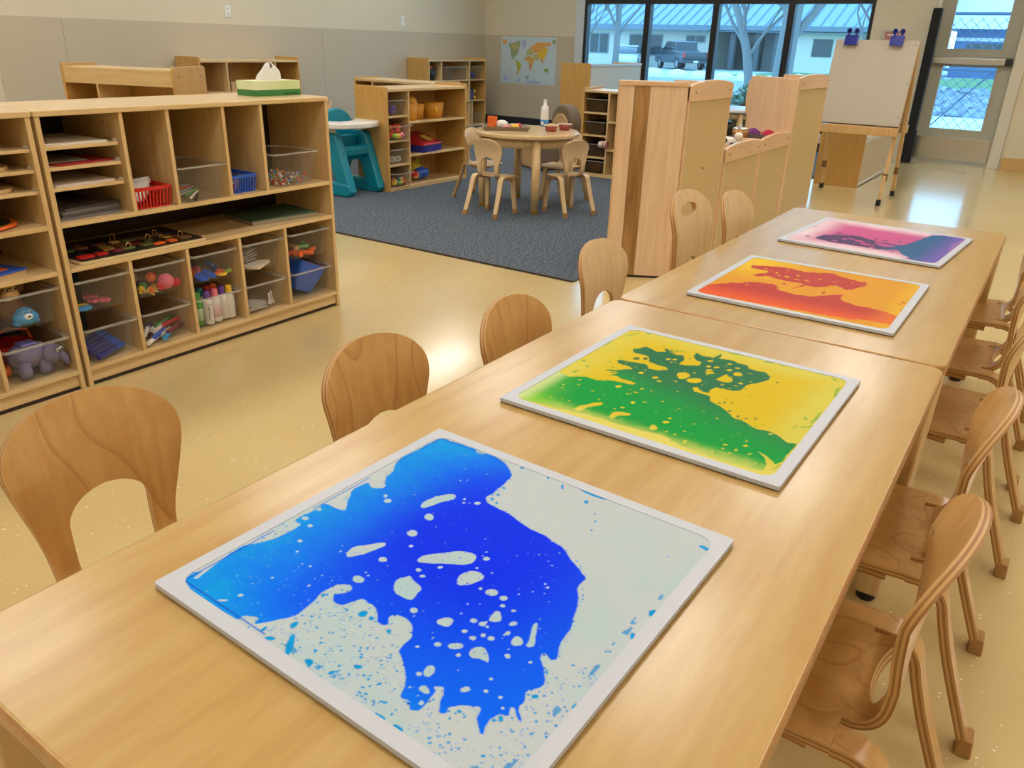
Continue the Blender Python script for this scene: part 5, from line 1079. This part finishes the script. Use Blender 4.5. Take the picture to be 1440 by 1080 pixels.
t1 = divider('tall play kitchen unit with a tan back, nearest the camera', 3.88, 4.485, 1.0, GD)
MB().ball((-.003, .0, .55), (.003, .008, .008), 8).build('knot_mark', MATS['screw_dark'], t1)
divider('low play kitchen unit next to the tall near one', 4.50, 5.145, .645, GD); divider('low play kitchen unit next to the tall far one', 5.15, 5.775, .645, GD)
t2 = divider('tall play kitchen unit with a tan back, next to the easel', 5.80, 6.58, 1.0, GD)
wv = [(-.34 + 0, .0), (-.0, .0), (.0, .97), (-.30, .985), (-.345, .95), (-.352, .84), (-.345, .76), (-.325, .70), (-.32, .5), (-.34, .3)]
MB().prism(wv[::-1], 1, -.415, -.393).build('wavy_side_panel', board_pale_m, t2, bevel=.004)
wg = thing('divider_wing', 'tall wooden end panel of pale boards with one dark streaked board', 'divider', (-1.585, 3.868, 0), math.atan2(3.70 - 3.868, -1.875 + 1.585), GD)
Lw = .335
for a, b, m_ in ((0, .185, board_pale_m), (.185, .262, board_dark_m), (.262, .335, board_pale_m)):
    MB().box(a + .0006, -.02, .012, b - .0006, .0, .975).build('board', m_, wg, bevel=.001)
MB().box(-.004, -.026, .970, Lw + .006, .006, .995).build('cap_rail', rail_m, wg, bevel=.005)
MB().box(Lw - .0, -.021, .0, Lw + .007, .001, .972).build('edge_strip', rail_m, wg, bevel=.002)
MB().box(.0, -.018, 0, Lw, -.002, .012).build('base_strip', back_dark_m, wg)
# things on the low counters
KZ = .505 + .02
o = thing('wire_rack', 'metal wire rack on the low play kitchen counter', 'rack', (-1.76, 5.28, KZ), .2)
for k in range(5): MB().tube([(-.10 + .05 * k, -.07, .0), (-.10 + .05 * k, -.07, .08), (-.10 + .05 * k, .07, .08), (-.10 + .05 * k, .07, 0)], .004, 6).build('wire_loop', steel_m, o)
for y in (-.07, .07): MB().tube([(-.11, y, .08), (.11, y, .08)], .004, 6).build('rail', steel_m, o)
o = thing('toy_pot', 'copper toy pot with a lid on the wire rack', 'pot', (-1.78, 5.31, KZ + .085), 0)
MB().lathe([(0, 0), (.05, 0), (.055, .05), (.05, .052), (0, .052)], 18).build('pot', mat('copper', S(190,140,90), .3, metal=.7), o, smooth=True); MB().lathe([(0, .052), (.056, .052), (.045, .064), (.008, .068), (.010, .082), (0, .084)], 18).build('lid', steel_m, o, smooth=True)
o = thing('grey_pan', 'grey rectangular toy pan on the low counter', 'pan', (-1.76, 5.50, KZ), .1); open_tub(.16, .11, .19, .13, .09).build('pan', mat('pan_dark', S(120,112,98), .3, metal=.4), o)
for k, (y, c) in enumerate(((5.66, 'red'), (5.70, 'purple'))):
    simple('yarn_ball', '%s toy ball beside the grey pan' % c, 'ball', MB().ball((0, 0, .06), (.055, .055, .06), 14), mat('yarn_' + c, S(*((190,40,70), (110,50,120))[k]), .9, bump=(120, .5, .004)), (-1.70 - .12 * k, y, KZ), 0, smooth=True)
o = thing('toy_cow', 'black and white toy cow on the low counter', 'toy', (-1.76, 5.0, KZ), .6)
m = MB().ball((0, 0, .085), (.07, .035, .035), 12).ball((.075, 0, .12), (.03, .022, .024), 10)
for x, y in ((-.045, -.018), (-.045, .018), (.045, -.018), (.045, .018)): m.tube([(x, y, 0), (x, y, .07)], [.008, .012], 8)
m.build('body', white_m, o, smooth=True)
for p, r in (((-.02, -.03, .095), .022), ((.03, .03, .1), .02), ((.03, -.03, .075), .014)): MB().ball(p, (r, .008, r * .8), 8).build('spot', pm('black'), o, smooth=True)
simple('dark_cloth', 'folded dark violet cloth on the low counter', 'cloth', MB().box(-.09, -.10, 0, .09, .10, .045), mat('dark_cloth', S(52,34,66), .95), (-1.74, 4.72, KZ), .2, bevel=.015)

# ================================================================ easel
def easel(label, loc, rz, group='whiteboard easels'):
    e = thing('easel', label, 'easel', loc, rz, group)
    W = .63; hw_ = W / 2; k = .30 / 1.26
    wm = wood('easel_pine', S(220,184,128), S(204,164,106), 2)
    for s_ in (-1, 1):
        for f in (-1, 1):
            x = s_ * (hw_ - .012)
            a = (x, f * .30, 0); b = (x, f * .022, 1.23)
            m = MB().hexa([(x - .014, f*.30 - .018, .03), (x + .014, f*.30 - .018, .03), (x + .014, f*.30 + .018, .03), (x - .014, f*.30 + .018, .03)],
                          [(x - .014, f*.022 - .018, 1.22), (x + .014, f*.022 - .018, 1.22), (x + .014, f*.022 + .018, 1.22), (x - .014, f*.022 + .018, 1.22)])
            lg = m.build('front_leg' if f < 0 else 'rear_leg', wm, e, bevel=.003)
            MB().box(x - .017, f*.30 - .021, 0, x + .017, f*.30 + .021, .05).build('rubber_tip', black_m, lg, bevel=.003)
            z = .22; y = f * (.30 - .278 * z / 1.2); MB().box(x - .017, y - .021, z - .03, x + .017, y + .021, z + .03).build('height_sleeve', mat('easel_sleeve', S(122,92,52), .6), lg, bevel=.003)
    def yb(z): return -(.30 - .278 * (z - .03) / 1.19) - .019
    for f in (1, -1):
        z0, z1 = .61, 1.245
        y0, y1 = f * yb(z0), f * yb(z1); t = -.008 * f
        MB().hexa([(-hw_, y0, z0), (hw_, y0, z0), (hw_, y0 + t, z0), (-hw_, y0 + t, z0)], [(-hw_, y1, z1), (hw_, y1, z1), (hw_, y1 + t, z1), (-hw_, y1 + t, z1)]).build('whiteboard', mat('dry_erase', S(196,188,174), .35, coat=.2), e)
        for x in (-hw_ + .02, hw_ - .02):
            for z in (.68, .93, 1.21): MB().ball((x, f * yb(z) + t, z), .005, 6).build('board_screw', mat('screw_grey', S(120,112,104), .4), e)
        y = f * yb(.57)
        tr_ = MB().box(-hw_ - .01, min(y, y + t * 8), .535, hw_ + .01, max(y, y + t * 8), .60).build('tray_rail', wm, e, bevel=.005)
        MB().box(-hw_, min(y, y + t) - .001, .602, hw_, max(y, y + t), .610).build('board_channel', mat('dark_channel', S(84,60,44), .5), tr_)
    return e
ez = easel('two-sided whiteboard easel with blue clips by the door', (-1.435, 7.35, 0), 0)
easel('whiteboard easel edge at the far left behind the cabinets', (-5.16, 1.98, 0), math.radians(65.5))
for k, x in enumerate((-1.63, -1.285)):
    o = thing('bulldog_clip', 'blue bulldog clip on the easel top, %s' % ('nearer the window', 'nearer the door')[k], 'clip', (x, 7.303, 1.25), .0, 'blue clips on the easel')
    bl = mat('clip_blue', S(24,40,150), .35, coat=.3)
    MB().prism([(-.045, -.045), (.045, -.045), (.016, .03), (-.016, .03)], 0, -.05, .05).build('jaw', bl, o, bevel=.004)
    for y in (-.02, .02): MB().lathe([(.009, 0), (.02, 0), (.02, .008), (.009, .008), (.009, 0)], 14).build('loop_handle', bl, o, loc=(y * 1.2, y, .06)).rotation_euler = (R90, 0, 0)
    MB().tube([(-.024, -.02, .015), (-.024, -.02, .045)], .009, 6).tube([(.024, .02, .015), (.024, .02, .045)], .009, 6).build('lever', bl, o)
o = thing('alarm_pull_box', 'small red and clear alarm box on the wall behind the easel', 'alarm', (-1.89, WY - .001, 1.335))
MB().prism(rrect(-.12, -.05, .12, .05, .012), 1, -.05, 0).build('clear_cover', clear_rim_m, o); MB().prism(rrect(-.08, -.042, .07, .038, .008), 1, -.035, -.001).build('red_box', plastic('alarm_red', 190,40,36), o, bevel=.004); MB().box(-.05, -.04, -.004, .04, -.035, .012).build('pull_bar', white_m, o)
# low bench behind the easel
b = thing('low_bench', 'low storage bench with a golden end panel behind the easel', 'bench', (-1.672, 7.86, 0), 0)
MB().prism(rrect(-.198, 0, .198, .475, .015, 3, (0, 0, 1, 1)), 1, 0, .02).build('end_panel', gold_panel_m, b, bevel=.003)
MB().prism(rrect(-.198, 0, .198, .475, .015, 3, (0, 0, 1, 1)), 1, 1.43, 1.45).build('end_panel', gold_panel_m, b, bevel=.003)
MB().box(.175, .02, .02, .19, 1.43, .42).build('side_panel', mat('bench_cream', S(214,200,172), .5), b)
MB().box(-.19, .02, .42, .195, 1.43, .44).build('seat_board', maple_y, b, bevel=.004)
MB().box(.188, .02, .40, .197, 1.43, .43).build('edge_trim', mat('bench_trim', S(226,226,222), .4), b); MB().box(.188, .02, .01, .197, 1.43, .035).build('foot_trim', MATS['bench_trim'], b)
MB().box(-.19, .02, .02, -.175, 1.43, .42).build('side_panel', MATS['bench_cream'], b)

# ================================================================ world map poster
def map_mesh():
    W, Hh = .97, .645; nx, ny = 150, 100
    g = thing('world_map', 'pale blue world map poster with yellow and orange continents', 'map', (-6.815, WY - .0065, .585))
    MB().box(-W/2, -.002, 0, W/2, 0, Hh).build('sheet', mat('map_paper', S(196,214,220), .6), g)
    cont = [('orange', [(.02,.95),(.10,.93),(.12,.86),(.06,.83),(.03,.88)]), ('sage', [(.13,.86),(.20,.86),(.30,.90),(.36,.92),(.35,.80),(.33,.68),(.30,.62),(.27,.58),(.24,.55),(.27,.50),(.25,.50),(.20,.56),(.18,.66),(.17,.76)]),
            ('khaki', [(.18,.83),(.28,.86),(.33,.78),(.30,.72),(.22,.72)]), ('lilac', [(.39,.92),(.47,.93),(.46,.80),(.42,.74),(.39,.80)]), ('lime', [(.28,.50),(.33,.48),(.39,.41),(.37,.32),(.34,.26),(.31,.36),(.29,.44)]), ('amber', [(.31,.36),(.34,.27),(.325,.18),(.305,.20),(.305,.30)]),
            ('amber', [(.46,.58),(.52,.60),(.60,.58),(.63,.53),(.60,.44),(.57,.32),(.54,.30),(.53,.42),(.50,.50),(.45,.50),(.44,.54)]), ('clay', [(.52,.44),(.59,.44),(.57,.32),(.54,.29)]),
            ('khaki', [(.47,.68),(.52,.74),(.55,.80),(.58,.70),(.60,.62),(.52,.62),(.48,.62)]), ('orange', [(.55,.80),(.68,.90),(.80,.88),(.91,.90),(.90,.82),(.80,.80),(.74,.70),(.66,.68),(.60,.66)]), ('yellow', [(.66,.68),(.74,.72),(.82,.80),(.86,.74),(.82,.62),(.78,.52),(.72,.56),(.68,.60)]),
            ('khaki', [(.60,.64),(.68,.64),(.70,.54),(.67,.50),(.62,.56)]), ('clay', [(.72,.55),(.77,.53),(.79,.46),(.75,.48)]), ('leaf', [(.80,.34),(.86,.36),(.88,.32),(.87,.26),(.83,.28),(.80,.30)]), ('sage', [(.92,.95),(.99,.95),(.98,.84),(.93,.88)]),
            ('lilac', [(.45,.02),(.78,.02),(.76,.06),(.62,.09),(.48,.07)]), ('lilac', [(.05,.07),(.13,.07),(.13,.15),(.08,.17)]), ('lilac', [(.30,.04),(.38,.04),(.37,.11),(.33,.11)])]
    cc = {'orange': (226,166,92), 'sage': (150,172,132), 'khaki': (186,180,112), 'lilac': (168,182,224), 'lime': (178,186,72), 'amber': (214,174,92), 'clay': (198,156,124), 'yellow': (222,188,66), 'leaf': (136,168,78)}
    for q, (c, p) in enumerate(cont):
        MB().prism([(-W/2 + a * W, b * Hh) for a, b in p], 1, -.0026 - .0002 * q, -.002).build('printed_land', mat('map_' + c, S(*cc[c]), .6), g)
    for k in range(3): MB().box(-.04 + .008 * k, -.0026, .105 - .018 * k, .035 - .006 * k, -.002, .113 - .018 * k).build('printed_title_line', mat('map_ink', S(96,106,110), .6), g)
map_mesh()

# ================================================================ outside
ground_m = mat('pale_gravel', S(196,204,206), .95, var=(.25, S(176,188,192)), bump=(3, .3, .05))
g = MB().box(-90, WY + .16, -.32, 60, 140, -.30).build('ground', ground_m); struct(g, 'pale frosty ground of the parking lot outside', 'ground')
struct(MB().box(-60, 24, -.30, 20, 40, -.288).build('road', mat('asphalt', S(150,158,164), .9)), 'grey asphalt lane of the parking lot', 'road')
struct(MB().box(-2.75, WY + .17, -.30, 3.2, 18.9, -.01).build('snow_ground', mat('door_snow', S(232,236,238), .95)), 'bright snowy ground just outside the exit door', 'ground')
lawn = struct(MB().box(-4.6, 25, -.30, 14, 42, .22).build('lawn', mat('lawn_green', S(104,150,92), .95, var=(2, S(84,128,78)))), 'green lawn beyond the rocks outside the door', 'lawn')
# ---- long office building
bw = mat('stucco_cream', S(206,206,192), .9); rf = mat('metal_roof', S(140,162,176), .5); wn_ = mat('dark_window', S(52,72,78), .15); fas = mat('fascia', S(112,130,142), .6)
B0, BX0, BX1, EZ = 60.0, -42.0, -23.2, 2.35
bd = thing('office_building', 'long cream office building with a grey ribbed metal roof across the lot', 'building', (BX0, B0, -.3))
LB = BX1 - BX0
MB().box(0, 0, 0, LB, 12, EZ + .3).build('wall', bw, bd)
MB().box(-.5, -1.0, EZ + .25, LB + 14, -.8, EZ + .62).build('fascia', fas, bd)
roof = MB().hexa([(-.5, -1.0, EZ + .6), (LB + 14, -1.0, EZ + .6), (LB + 14, 11, EZ + .6), (-.5, 11, EZ + .6)], [(-.5, 8.5, 7.2), (LB + 14, 8.5, 7.2), (LB + 14, 11, 7.2), (-.5, 11, 7.2)]).build('roof', rf, bd)
ribm = MB().hexa([(-.03, -1.0, EZ + .6), (.03, -1.0, EZ + .6), (.03, 8.5, 7.2), (-.03, 8.5, 7.2)], [(-.03, -1.02, EZ + .68), (.03, -1.02, EZ + .68), (.03, 8.48, 7.28), (-.03, 8.48, 7.28)]).mesh('roof_rib', mat('rib', S(120,142,158), .5))
for k in range(44): link('roof_rib', ribm, roof, loc=(k * .74, 0, 0))
for (x0, x1, z0, z1) in ((-33.4, -31.7, .55, 2.0), (-29.9, -27.1, .5, 2.0), (-25.2, -23.7, 1.5, 2.0), (-38.4, -36.2, .55, 2.0)):
    f = MB().box(x0 - BX0, -.06, z0 + .3, x1 - BX0, .05, z1 + .3).build('window', mat('window_trim', S(120,140,146), .5), bd)
    n = 2 if x1 - x0 > 1 else 1
    for i in range(n): MB().box(x0 - BX0 + .08 + i * (x1 - x0) / n, -.08, z0 + .38, x0 - BX0 + (i + 1) * (x1 - x0) / n - .08, -.05, z1 + .22).build('pane', wn_, f)
MB().box(LB - .4, .0, 0, LB, -.05, .3).build('wall_base', fas, bd)
# entrance with posts
for x in (-21.4, -19.6, -18.2, -12.0): MB().box(x - BX0 - .18, -.6, 0, x - BX0 + .18, -.2, EZ + .3).build('porch_post', mat('post_dark', S(86,92,96), .7), bd)
MB().box(-22.6 - BX0, 3.2, 0, -20.4 - BX0, 3.4, 2.5).build('entrance_door', wn_, bd); MB().box(-23.2 - BX0, 3.4, 0, -15 - BX0, 3.6, EZ + .3).build('porch_wall', mat('porch_shade', S(150,160,160), .8), bd)  # porch wall colour darkened to carry the shade under the porch roof
MB().box(-16.9 - BX0, -.3, 0, -9.2 - BX0, 6, EZ + .3).build('annex_wall', bw, bd)
for x in (-15.8, -13.2, -10.9): MB().box(x - BX0, -.36, 1.1, x - BX0 + 1.3, -.28, 2.2).build('window', wn_, bd)
struct(MB().box(-17, 48, -.3, -6, 58.5, -.24).build('verge', MATS['lawn_green']), 'green verge in front of the office annex', 'lawn')
MB().box(LB, -1, EZ + .2, LB + 14, 6, EZ + .3).build('porch_soffit', fas, bd)
# second building, beyond the last bay and the door
b2 = thing('far_building', 'low blue-grey building with pale bands beyond the lawn', 'building', (-7.9, 66, -.3))
MB().box(0, 0, 0, 34, 10, 3.1).build('wall', mat('slate_wall', S(92,124,166), .8), b2)
for z in (.9, 2.35): MB().box(0, -.05, z, 34, 0, z + .22).build('pale_band', mat('pale_band', S(226,232,236), .7), b2)
for k in range(11):
    w_ = MB().box(.8 + 3 * k, -.08, 1.25, 2.9 + 3 * k, -.02, 2.2).build('window', wn_, b2)
MB().hexa([(-1, -1.2, 3.1), (35, -1.2, 3.1), (35, 11, 3.1), (-1, 11, 3.1)], [(-1, 5, 6.0), (35, 5, 6.0), (35, 6, 6.0), (-1, 6, 6.0)]).build('roof', mat('snowy_roof', S(226,230,232), .9), b2)
# ---- vehicles
tyre = mat('tyre', S(26,28,30), .8); hub = mat('wheel_rim', S(180,184,188), .3, metal=.7); carglass = mat('car_glass', S(40,56,64), .08, coat=.4); lampr = plastic('tail_red', 210,60,60); platem = mat('plate', S(226,230,230), .5)
def wheel(o, x, y, r=.4):
    w_ = MB().lathe([(0, -.12), (r - .03, -.12), (r, -.09), (r, .09), (r - .03, .12), (0, .12)], 20).build('wheel', tyre, o, loc=(x, y, r)); w_.rotation_euler = (0, R90, 0)
    h_ = MB().lathe([(0, -.125), (r * .6, -.125), (r * .62, -.11), (r * .62, .11), (r * .6, .125), (0, .125)], 16).build('hub', hub, w_)
def pickup(label, loc, rz, col):
    o = thing('pickup_truck', label, 'truck', loc, rz)
    p = mat('truck_paint', S(*col), .25, coat=.6)
    # side outline in y (forward) and z
    body = [(-2.75, .62), (-2.78, 1.18), (-1.0, 1.2), (-.98, 1.28), (2.72, 1.18), (2.85, .95), (2.85, .5), (2.5, .42), (-2.6, .46)]
    MB().prism(body[::-1], 0, -.95, .95).build('body', p, o, bevel=.05)
    cab = [(-.98, 1.22), (-.80, 1.80), (-.55, 1.86), (.75, 1.86), (1.05, 1.78), (1.75, 1.22)]
    MB().prism(cab[::-1], 0, -.82, .82).build('cab', p, o, bevel=.06)
    MB().prism([(-.70, 1.30), (-.62, 1.74), (.92, 1.74), (1.45, 1.30)][::-1], 0, -.845, .845).build('side_glass', carglass, o)
    MB().hexa([(-.70, -.965, 1.30), (.70, -.965, 1.30), (.70, -.9, 1.30), (-.70, -.9, 1.30)], [(-.62, -.85, 1.74), (.62, -.85, 1.74), (.62, -.78, 1.74), (-.62, -.78, 1.74)]).build('rear_glass', carglass, o)
    MB().box(-.72, -2.80, .72, .72, -2.76, 1.14).build('tailgate', p, o, bevel=.01)
    for s_ in (-1, 1): MB().box(s_ * .86 - .08, -2.81, .82, s_ * .86 + .08, -2.74, 1.14).build('tail_light', lampr, o, bevel=.01)
    MB().box(-.95, -2.88, .46, .95, -2.74, .64).build('bumper', mat('bumper', S(70,80,86), .3, metal=.5), o, bevel=.02); MB().box(-.17, -2.90, .50, .17, -2.87, .62).build('number_plate', platem, o)
    for s_ in (-1, 1):
        MB().box(s_ * 1.08 - .09, .95, 1.22, s_ * 1.08 + .09, 1.05, 1.38).build('mirror', p, o, bevel=.02)
        for y in (-1.75, 1.75): wheel(o, s_ * .84, y)
    return o
def car(label, loc, rz, col, nm):
    o = thing('parked_car', label, 'car', loc, rz, 'cars parked outside')
    p = mat('paint_' + nm, S(*col), .25, coat=.6)
    MB().prism([(-2.15, .45), (-2.2, .85), (-1.7, .95), (1.3, .92), (2.1, .78), (2.2, .5), (2.1, .3), (-2.1, .3)][::-1], 0, -.86, .86).build('body', p, o, bevel=.07)
    MB().prism([(-1.9, .92), (-1.35, 1.36), (-.2, 1.46), (.45, 1.40), (1.35, .92)][::-1], 0, -.72, .72).build('cabin', carglass, o, bevel=.06)
    MB().prism([(-1.3, 1.37), (-.2, 1.47), (.42, 1.41), (.38, 1.46), (-.2, 1.51), (-1.25, 1.42)][::-1], 0, -.68, .68).build('roof', p, o)
    for s_ in (-1, 1):
        MB().box(s_ * .66 - .14, 2.12, .6, s_ * .66 + .14, 2.2, .74).build('head_light', platem, o, bevel=.01); MB().box(s_ * .7 - .12, -2.22, .66, s_ * .7 + .12, -2.15, .82).build('tail_light', lampr, o, bevel=.01)
        for y in (-1.35, 1.35): wheel(o, s_ * .76, y, .33)
    return o
pickup('dark blue-grey pickup truck parked outside the second window bay', (-24.0, 56.5, -.3), math.radians(44), (46,62,72))
car('white car parked to the left of the pickup truck', (-28.6, 57.5, -.3), math.radians(200), (214,222,226), 'white')
car('small white car far beyond the entrance posts', (-18.0, 78, -.3), math.radians(80), (222,226,228), 'pale')
car('bright blue car outside the last window bay, beside the easel', (-9.6, 46, -.3), math.radians(10), (70,132,190), 'blue')
# ---- trees
bark = mat('grey_bark', S(124,128,126), .9, bump=(18, .5, .03)); leafm = mat('yellow_leaf', S(206,186,96), .8)
def tree(label, loc, h, r, seed, leaves=0, lean=0.0, nb=8):
    rg = random.Random(seed); o = thing('bare_tree', label, 'tree', loc, 0, 'leafless trees outside')
    m = MB(); tips = []
    tr_ = [(lean * h * t * t, 0, h * .55 * t) for t in (0, .25, .5, .75, 1)]
    MB().tube([(p[0], p[1], p[2]) for p in tr_], [r * 1.35, r * 1.02, r * .95, r * .85, r * .7], 12).build('trunk', bark, o, smooth=True)
    def grow(p, d, L_, rr, depth):
        q = [p + d * (L_ * t) + Vector((rg.uniform(-.06, .06), rg.uniform(-.06, .06), .10 * t)) * L_ for t in (0, .5, 1)]; q[0] = p
        m.tube(q, [rr, rr * .8, rr * .55], 6, cap=False); tips.append(q[2]); tips.append(q[1])
        if depth > 0:
            for k in range(3):
                dd = (d + Vector((rg.uniform(-.75, .75), rg.uniform(-.75, .75), rg.uniform(.0, .55)))).normalized()
                grow(q[1 + (k > 0)], dd, L_ * rg.uniform(.55, .75), rr * .55, depth - 1)
    for k in range(nb):
        t = .45 + .55 * k / (nb - 1); a = 2.4 * k + rg.random()
        base = Vector((lean * h * t * t, 0, h * .55 * t)); d = Vector((math.cos(a) * .7, math.sin(a) * .7, .9)).normalized()
        grow(base, d, h * rg.uniform(.18, .27), r * .45, 3)
    m.build('branches', bark, o, smooth=True, fix=False)
    if leaves:
        lv = MB()
        for k in range(leaves):
            p = rg.choice(tips) + Vector((rg.uniform(-.12, .12), rg.uniform(-.12, .12), rg.uniform(-.12, .12))); s_ = rg.uniform(.025, .05)
            u = Vector((rg.uniform(-1, 1), rg.uniform(-1, 1), rg.uniform(-1, 1))).normalized(); v_ = u.orthogonal().normalized()
            lv.add([p - u * s_, p + v_ * s_ * .5, p + u * s_, p - v_ * s_ * .5], [(0, 1, 2, 3)])
        tag(lv.build('leaves', leafm, o, fix=False), 'sparse yellow autumn leaves', kind='stuff')
    return o
tree('slim bare tree outside the first window bay', (-20.3, 36, -.3), 6.5, .11, 3)
tree('forked bare tree outside the first bay beside its mullion', (-18.6, 36, -.3), 7.0, .15, 9)
tree('large grey tree with yellow leaves outside the third bay', (-6.35, 21.5, -.3), 6.5, .25, 5, 500, .02, 9)
tree('leaning pale tree outside the third bay', (-7.3, 22.0, -.3), 5.0, .12, 8, 200, -.16, 7)
tree('small tree with yellow leaves outside the last bay', (-5.6, 27, -.3), 5.5, .09, 12, 600, .03, 9)
# ---- shrubs
def shrub(label, loc, rx, ry, h, c1, c2, seed, n=1500):
    rg = random.Random(seed); o = thing('shrub', label, 'shrub', loc, 0, 'shrubs outside the windows')
    lv = MB()
    for k in range(n):
        a, b = rg.uniform(0, 2 * math.pi), math.acos(rg.uniform(0, 1)); q = rg.uniform(.7, 1.0)
        p = Vector((rx * q * math.sin(b) * math.cos(a), ry * q * math.sin(b) * math.sin(a), h * q * math.cos(b))); s_ = rg.uniform(.03, .06)
        u = Vector((rg.uniform(-1, 1), rg.uniform(-1, 1), rg.uniform(-1, 1))).normalized(); v_ = u.orthogonal().normalized()
        lv.add([p - u * s_, p + v_ * s_ * .6, p + u * s_, p - v_ * s_ * .6], [(0, 1, 2, 3)], rg.randrange(2))
    tag(lv.build('foliage', [mat('leaf_%s_a' % seed, S(*c1), .7), mat('leaf_%s_b' % seed, S(*c2), .7)], o, fix=False), 'small dense leaves', kind='stuff')
    st = MB()
    for k in range(7): a = k * .9; st.tube([(0, 0, 0), (rx * .5 * math.cos(a), ry * .5 * math.sin(a), h * .7)], [.02, .008], 5)
    st.build('stems', bark, o)
    return o
shrub('dark green rounded shrub low outside the third window bay', (-4.75, 14.8, -.3), .62, .55, .95, (70,98,72), (110,138,112), 31)
shrub('reddish green shrub at the foot of the leaning tree', (-5.6, 17.6, -.3), .7, .5, .85, (96,92,84), (122,136,110), 32)
shrub('yellow-green grassy shrub outside the last window bay', (-5.85, 24.5, -.3), .75, .6, .85, (190,188,110), (170,176,118), 33)
shrub('pale green shrub to the right of the dark one', (-4.1, 15.6, -.3), .4, .4, .7, (150,168,80), (120,148,84), 34, 800)
# ---- snow bank lumps under the truck line
rg = random.Random(2)
for k in range(14):
    simple('snow_lump', 'lump of frosty snow in the row by the kerb, %s from the left' % ('first', 'second', 'third', 'fourth', 'fifth', 'sixth', 'seventh', 'eighth', 'ninth', 'tenth', 'eleventh', 'twelfth', 'thirteenth', 'fourteenth')[k], 'snow', MB().ball((0, 0, .1), (rg.uniform(.4, .6), .35, rg.uniform(.2, .35)), 10), mat('snow', S(236,240,242), .9), (-18.8 + 1.25 * k, 41 + rg.uniform(-.3, .3), -.3), rg.random(), 'snow lumps by the kerb', smooth=True)
# ---- rocks and chain link fence outside the door
rockm = mat('grey_rock', S(176,186,194), .9, var=(1.2, S(120,136,150)))
rms = []
for k in range(4):
    rr = random.Random(60 + k); m = MB().ball((0, 0, 0), (1, .8, .6), 8)
    m.v = [tuple(c * rr.uniform(.82, 1.15) for c in p) for p in m.v]; rms.append(m.mesh('rock', rockm))
rg = random.Random(44); n = 0
for row in range(9):
    for k in range(9):
        Y = 19.2 + row * .62 + rg.uniform(-.15, .15); X = -3.3 + k * .44 + (row % 2) * .2 + rg.uniform(-.08, .08)
        o = link('rock', rms[rg.randrange(4)], loc=(X, Y, .0 + row * .032)); s_ = rg.uniform(.2, .3); o.scale = (s_, s_, s_); o.rotation_euler = (rg.uniform(-.3, .3), rg.uniform(-.3, .3), rg.uniform(0, 6))
        tag(o, 'grey landscaping rock in the bank beyond the chain link fence', 'rock', 'rocks in the bank outside the door'); n += 1
struct(MB().hexa([(-4, 18.9, -.3), (3, 18.9, -.3), (3, 25, -.3), (-4, 25, -.3)], [(-4, 18.9, -.05), (3, 18.9, -.05), (3, 25, .2), (-4, 25, .2)]).build('bank', mat('bank_soil', S(150,160,166), .95)), 'low soil bank under the rocks outside the door', 'ground')
fn = thing('chain_link_fence', 'galvanised chain link fence outside the exit door', 'fence', (-1.4, 12.6, -.3))
galv = mat('galvanised', S(96,120,148), .5, metal=.3)
for x in (-1.05, 1.9): MB().tube([(x, 0, 0), (x, 0, 1.95)], .03, 10).build('post', galv, fn, smooth=True)
for z in (1.27, 1.95): MB().tube([(-1.05, 0, z), (1.9, 0, z)], .02, 8).build('rail', galv, fn, smooth=True)
MB().tube([(-.35, .01, .35), (.42, .01, 1.27)], .010, 6).build('brace', galv, fn); MB().tube([(.42, .01, 1.27), (.75, .01, .3)], .010, 6).build('brace', galv, fn)
wire = MB(); pch = .13
for k in range(-17, 36):
    for s_ in (-1, 1):
        x0 = -1.05 + k * pch; a = x0 if s_ > 0 else x0 + 1.9
        zz = [t for t in np.arange(0, 1.9, pch / 2)]
        pts = [(a + s_ * t, (.006 if i % 2 else -.006), t + .02) for i, t in enumerate(zz) if -1.05 <= a + s_ * t <= 1.9]
        if len(pts) > 1: wire.tube(pts, .0032, 4)
tag(wire.build('mesh_wire', galv, fn, fix=False), 'diagonal fence wire mesh', kind='stuff')
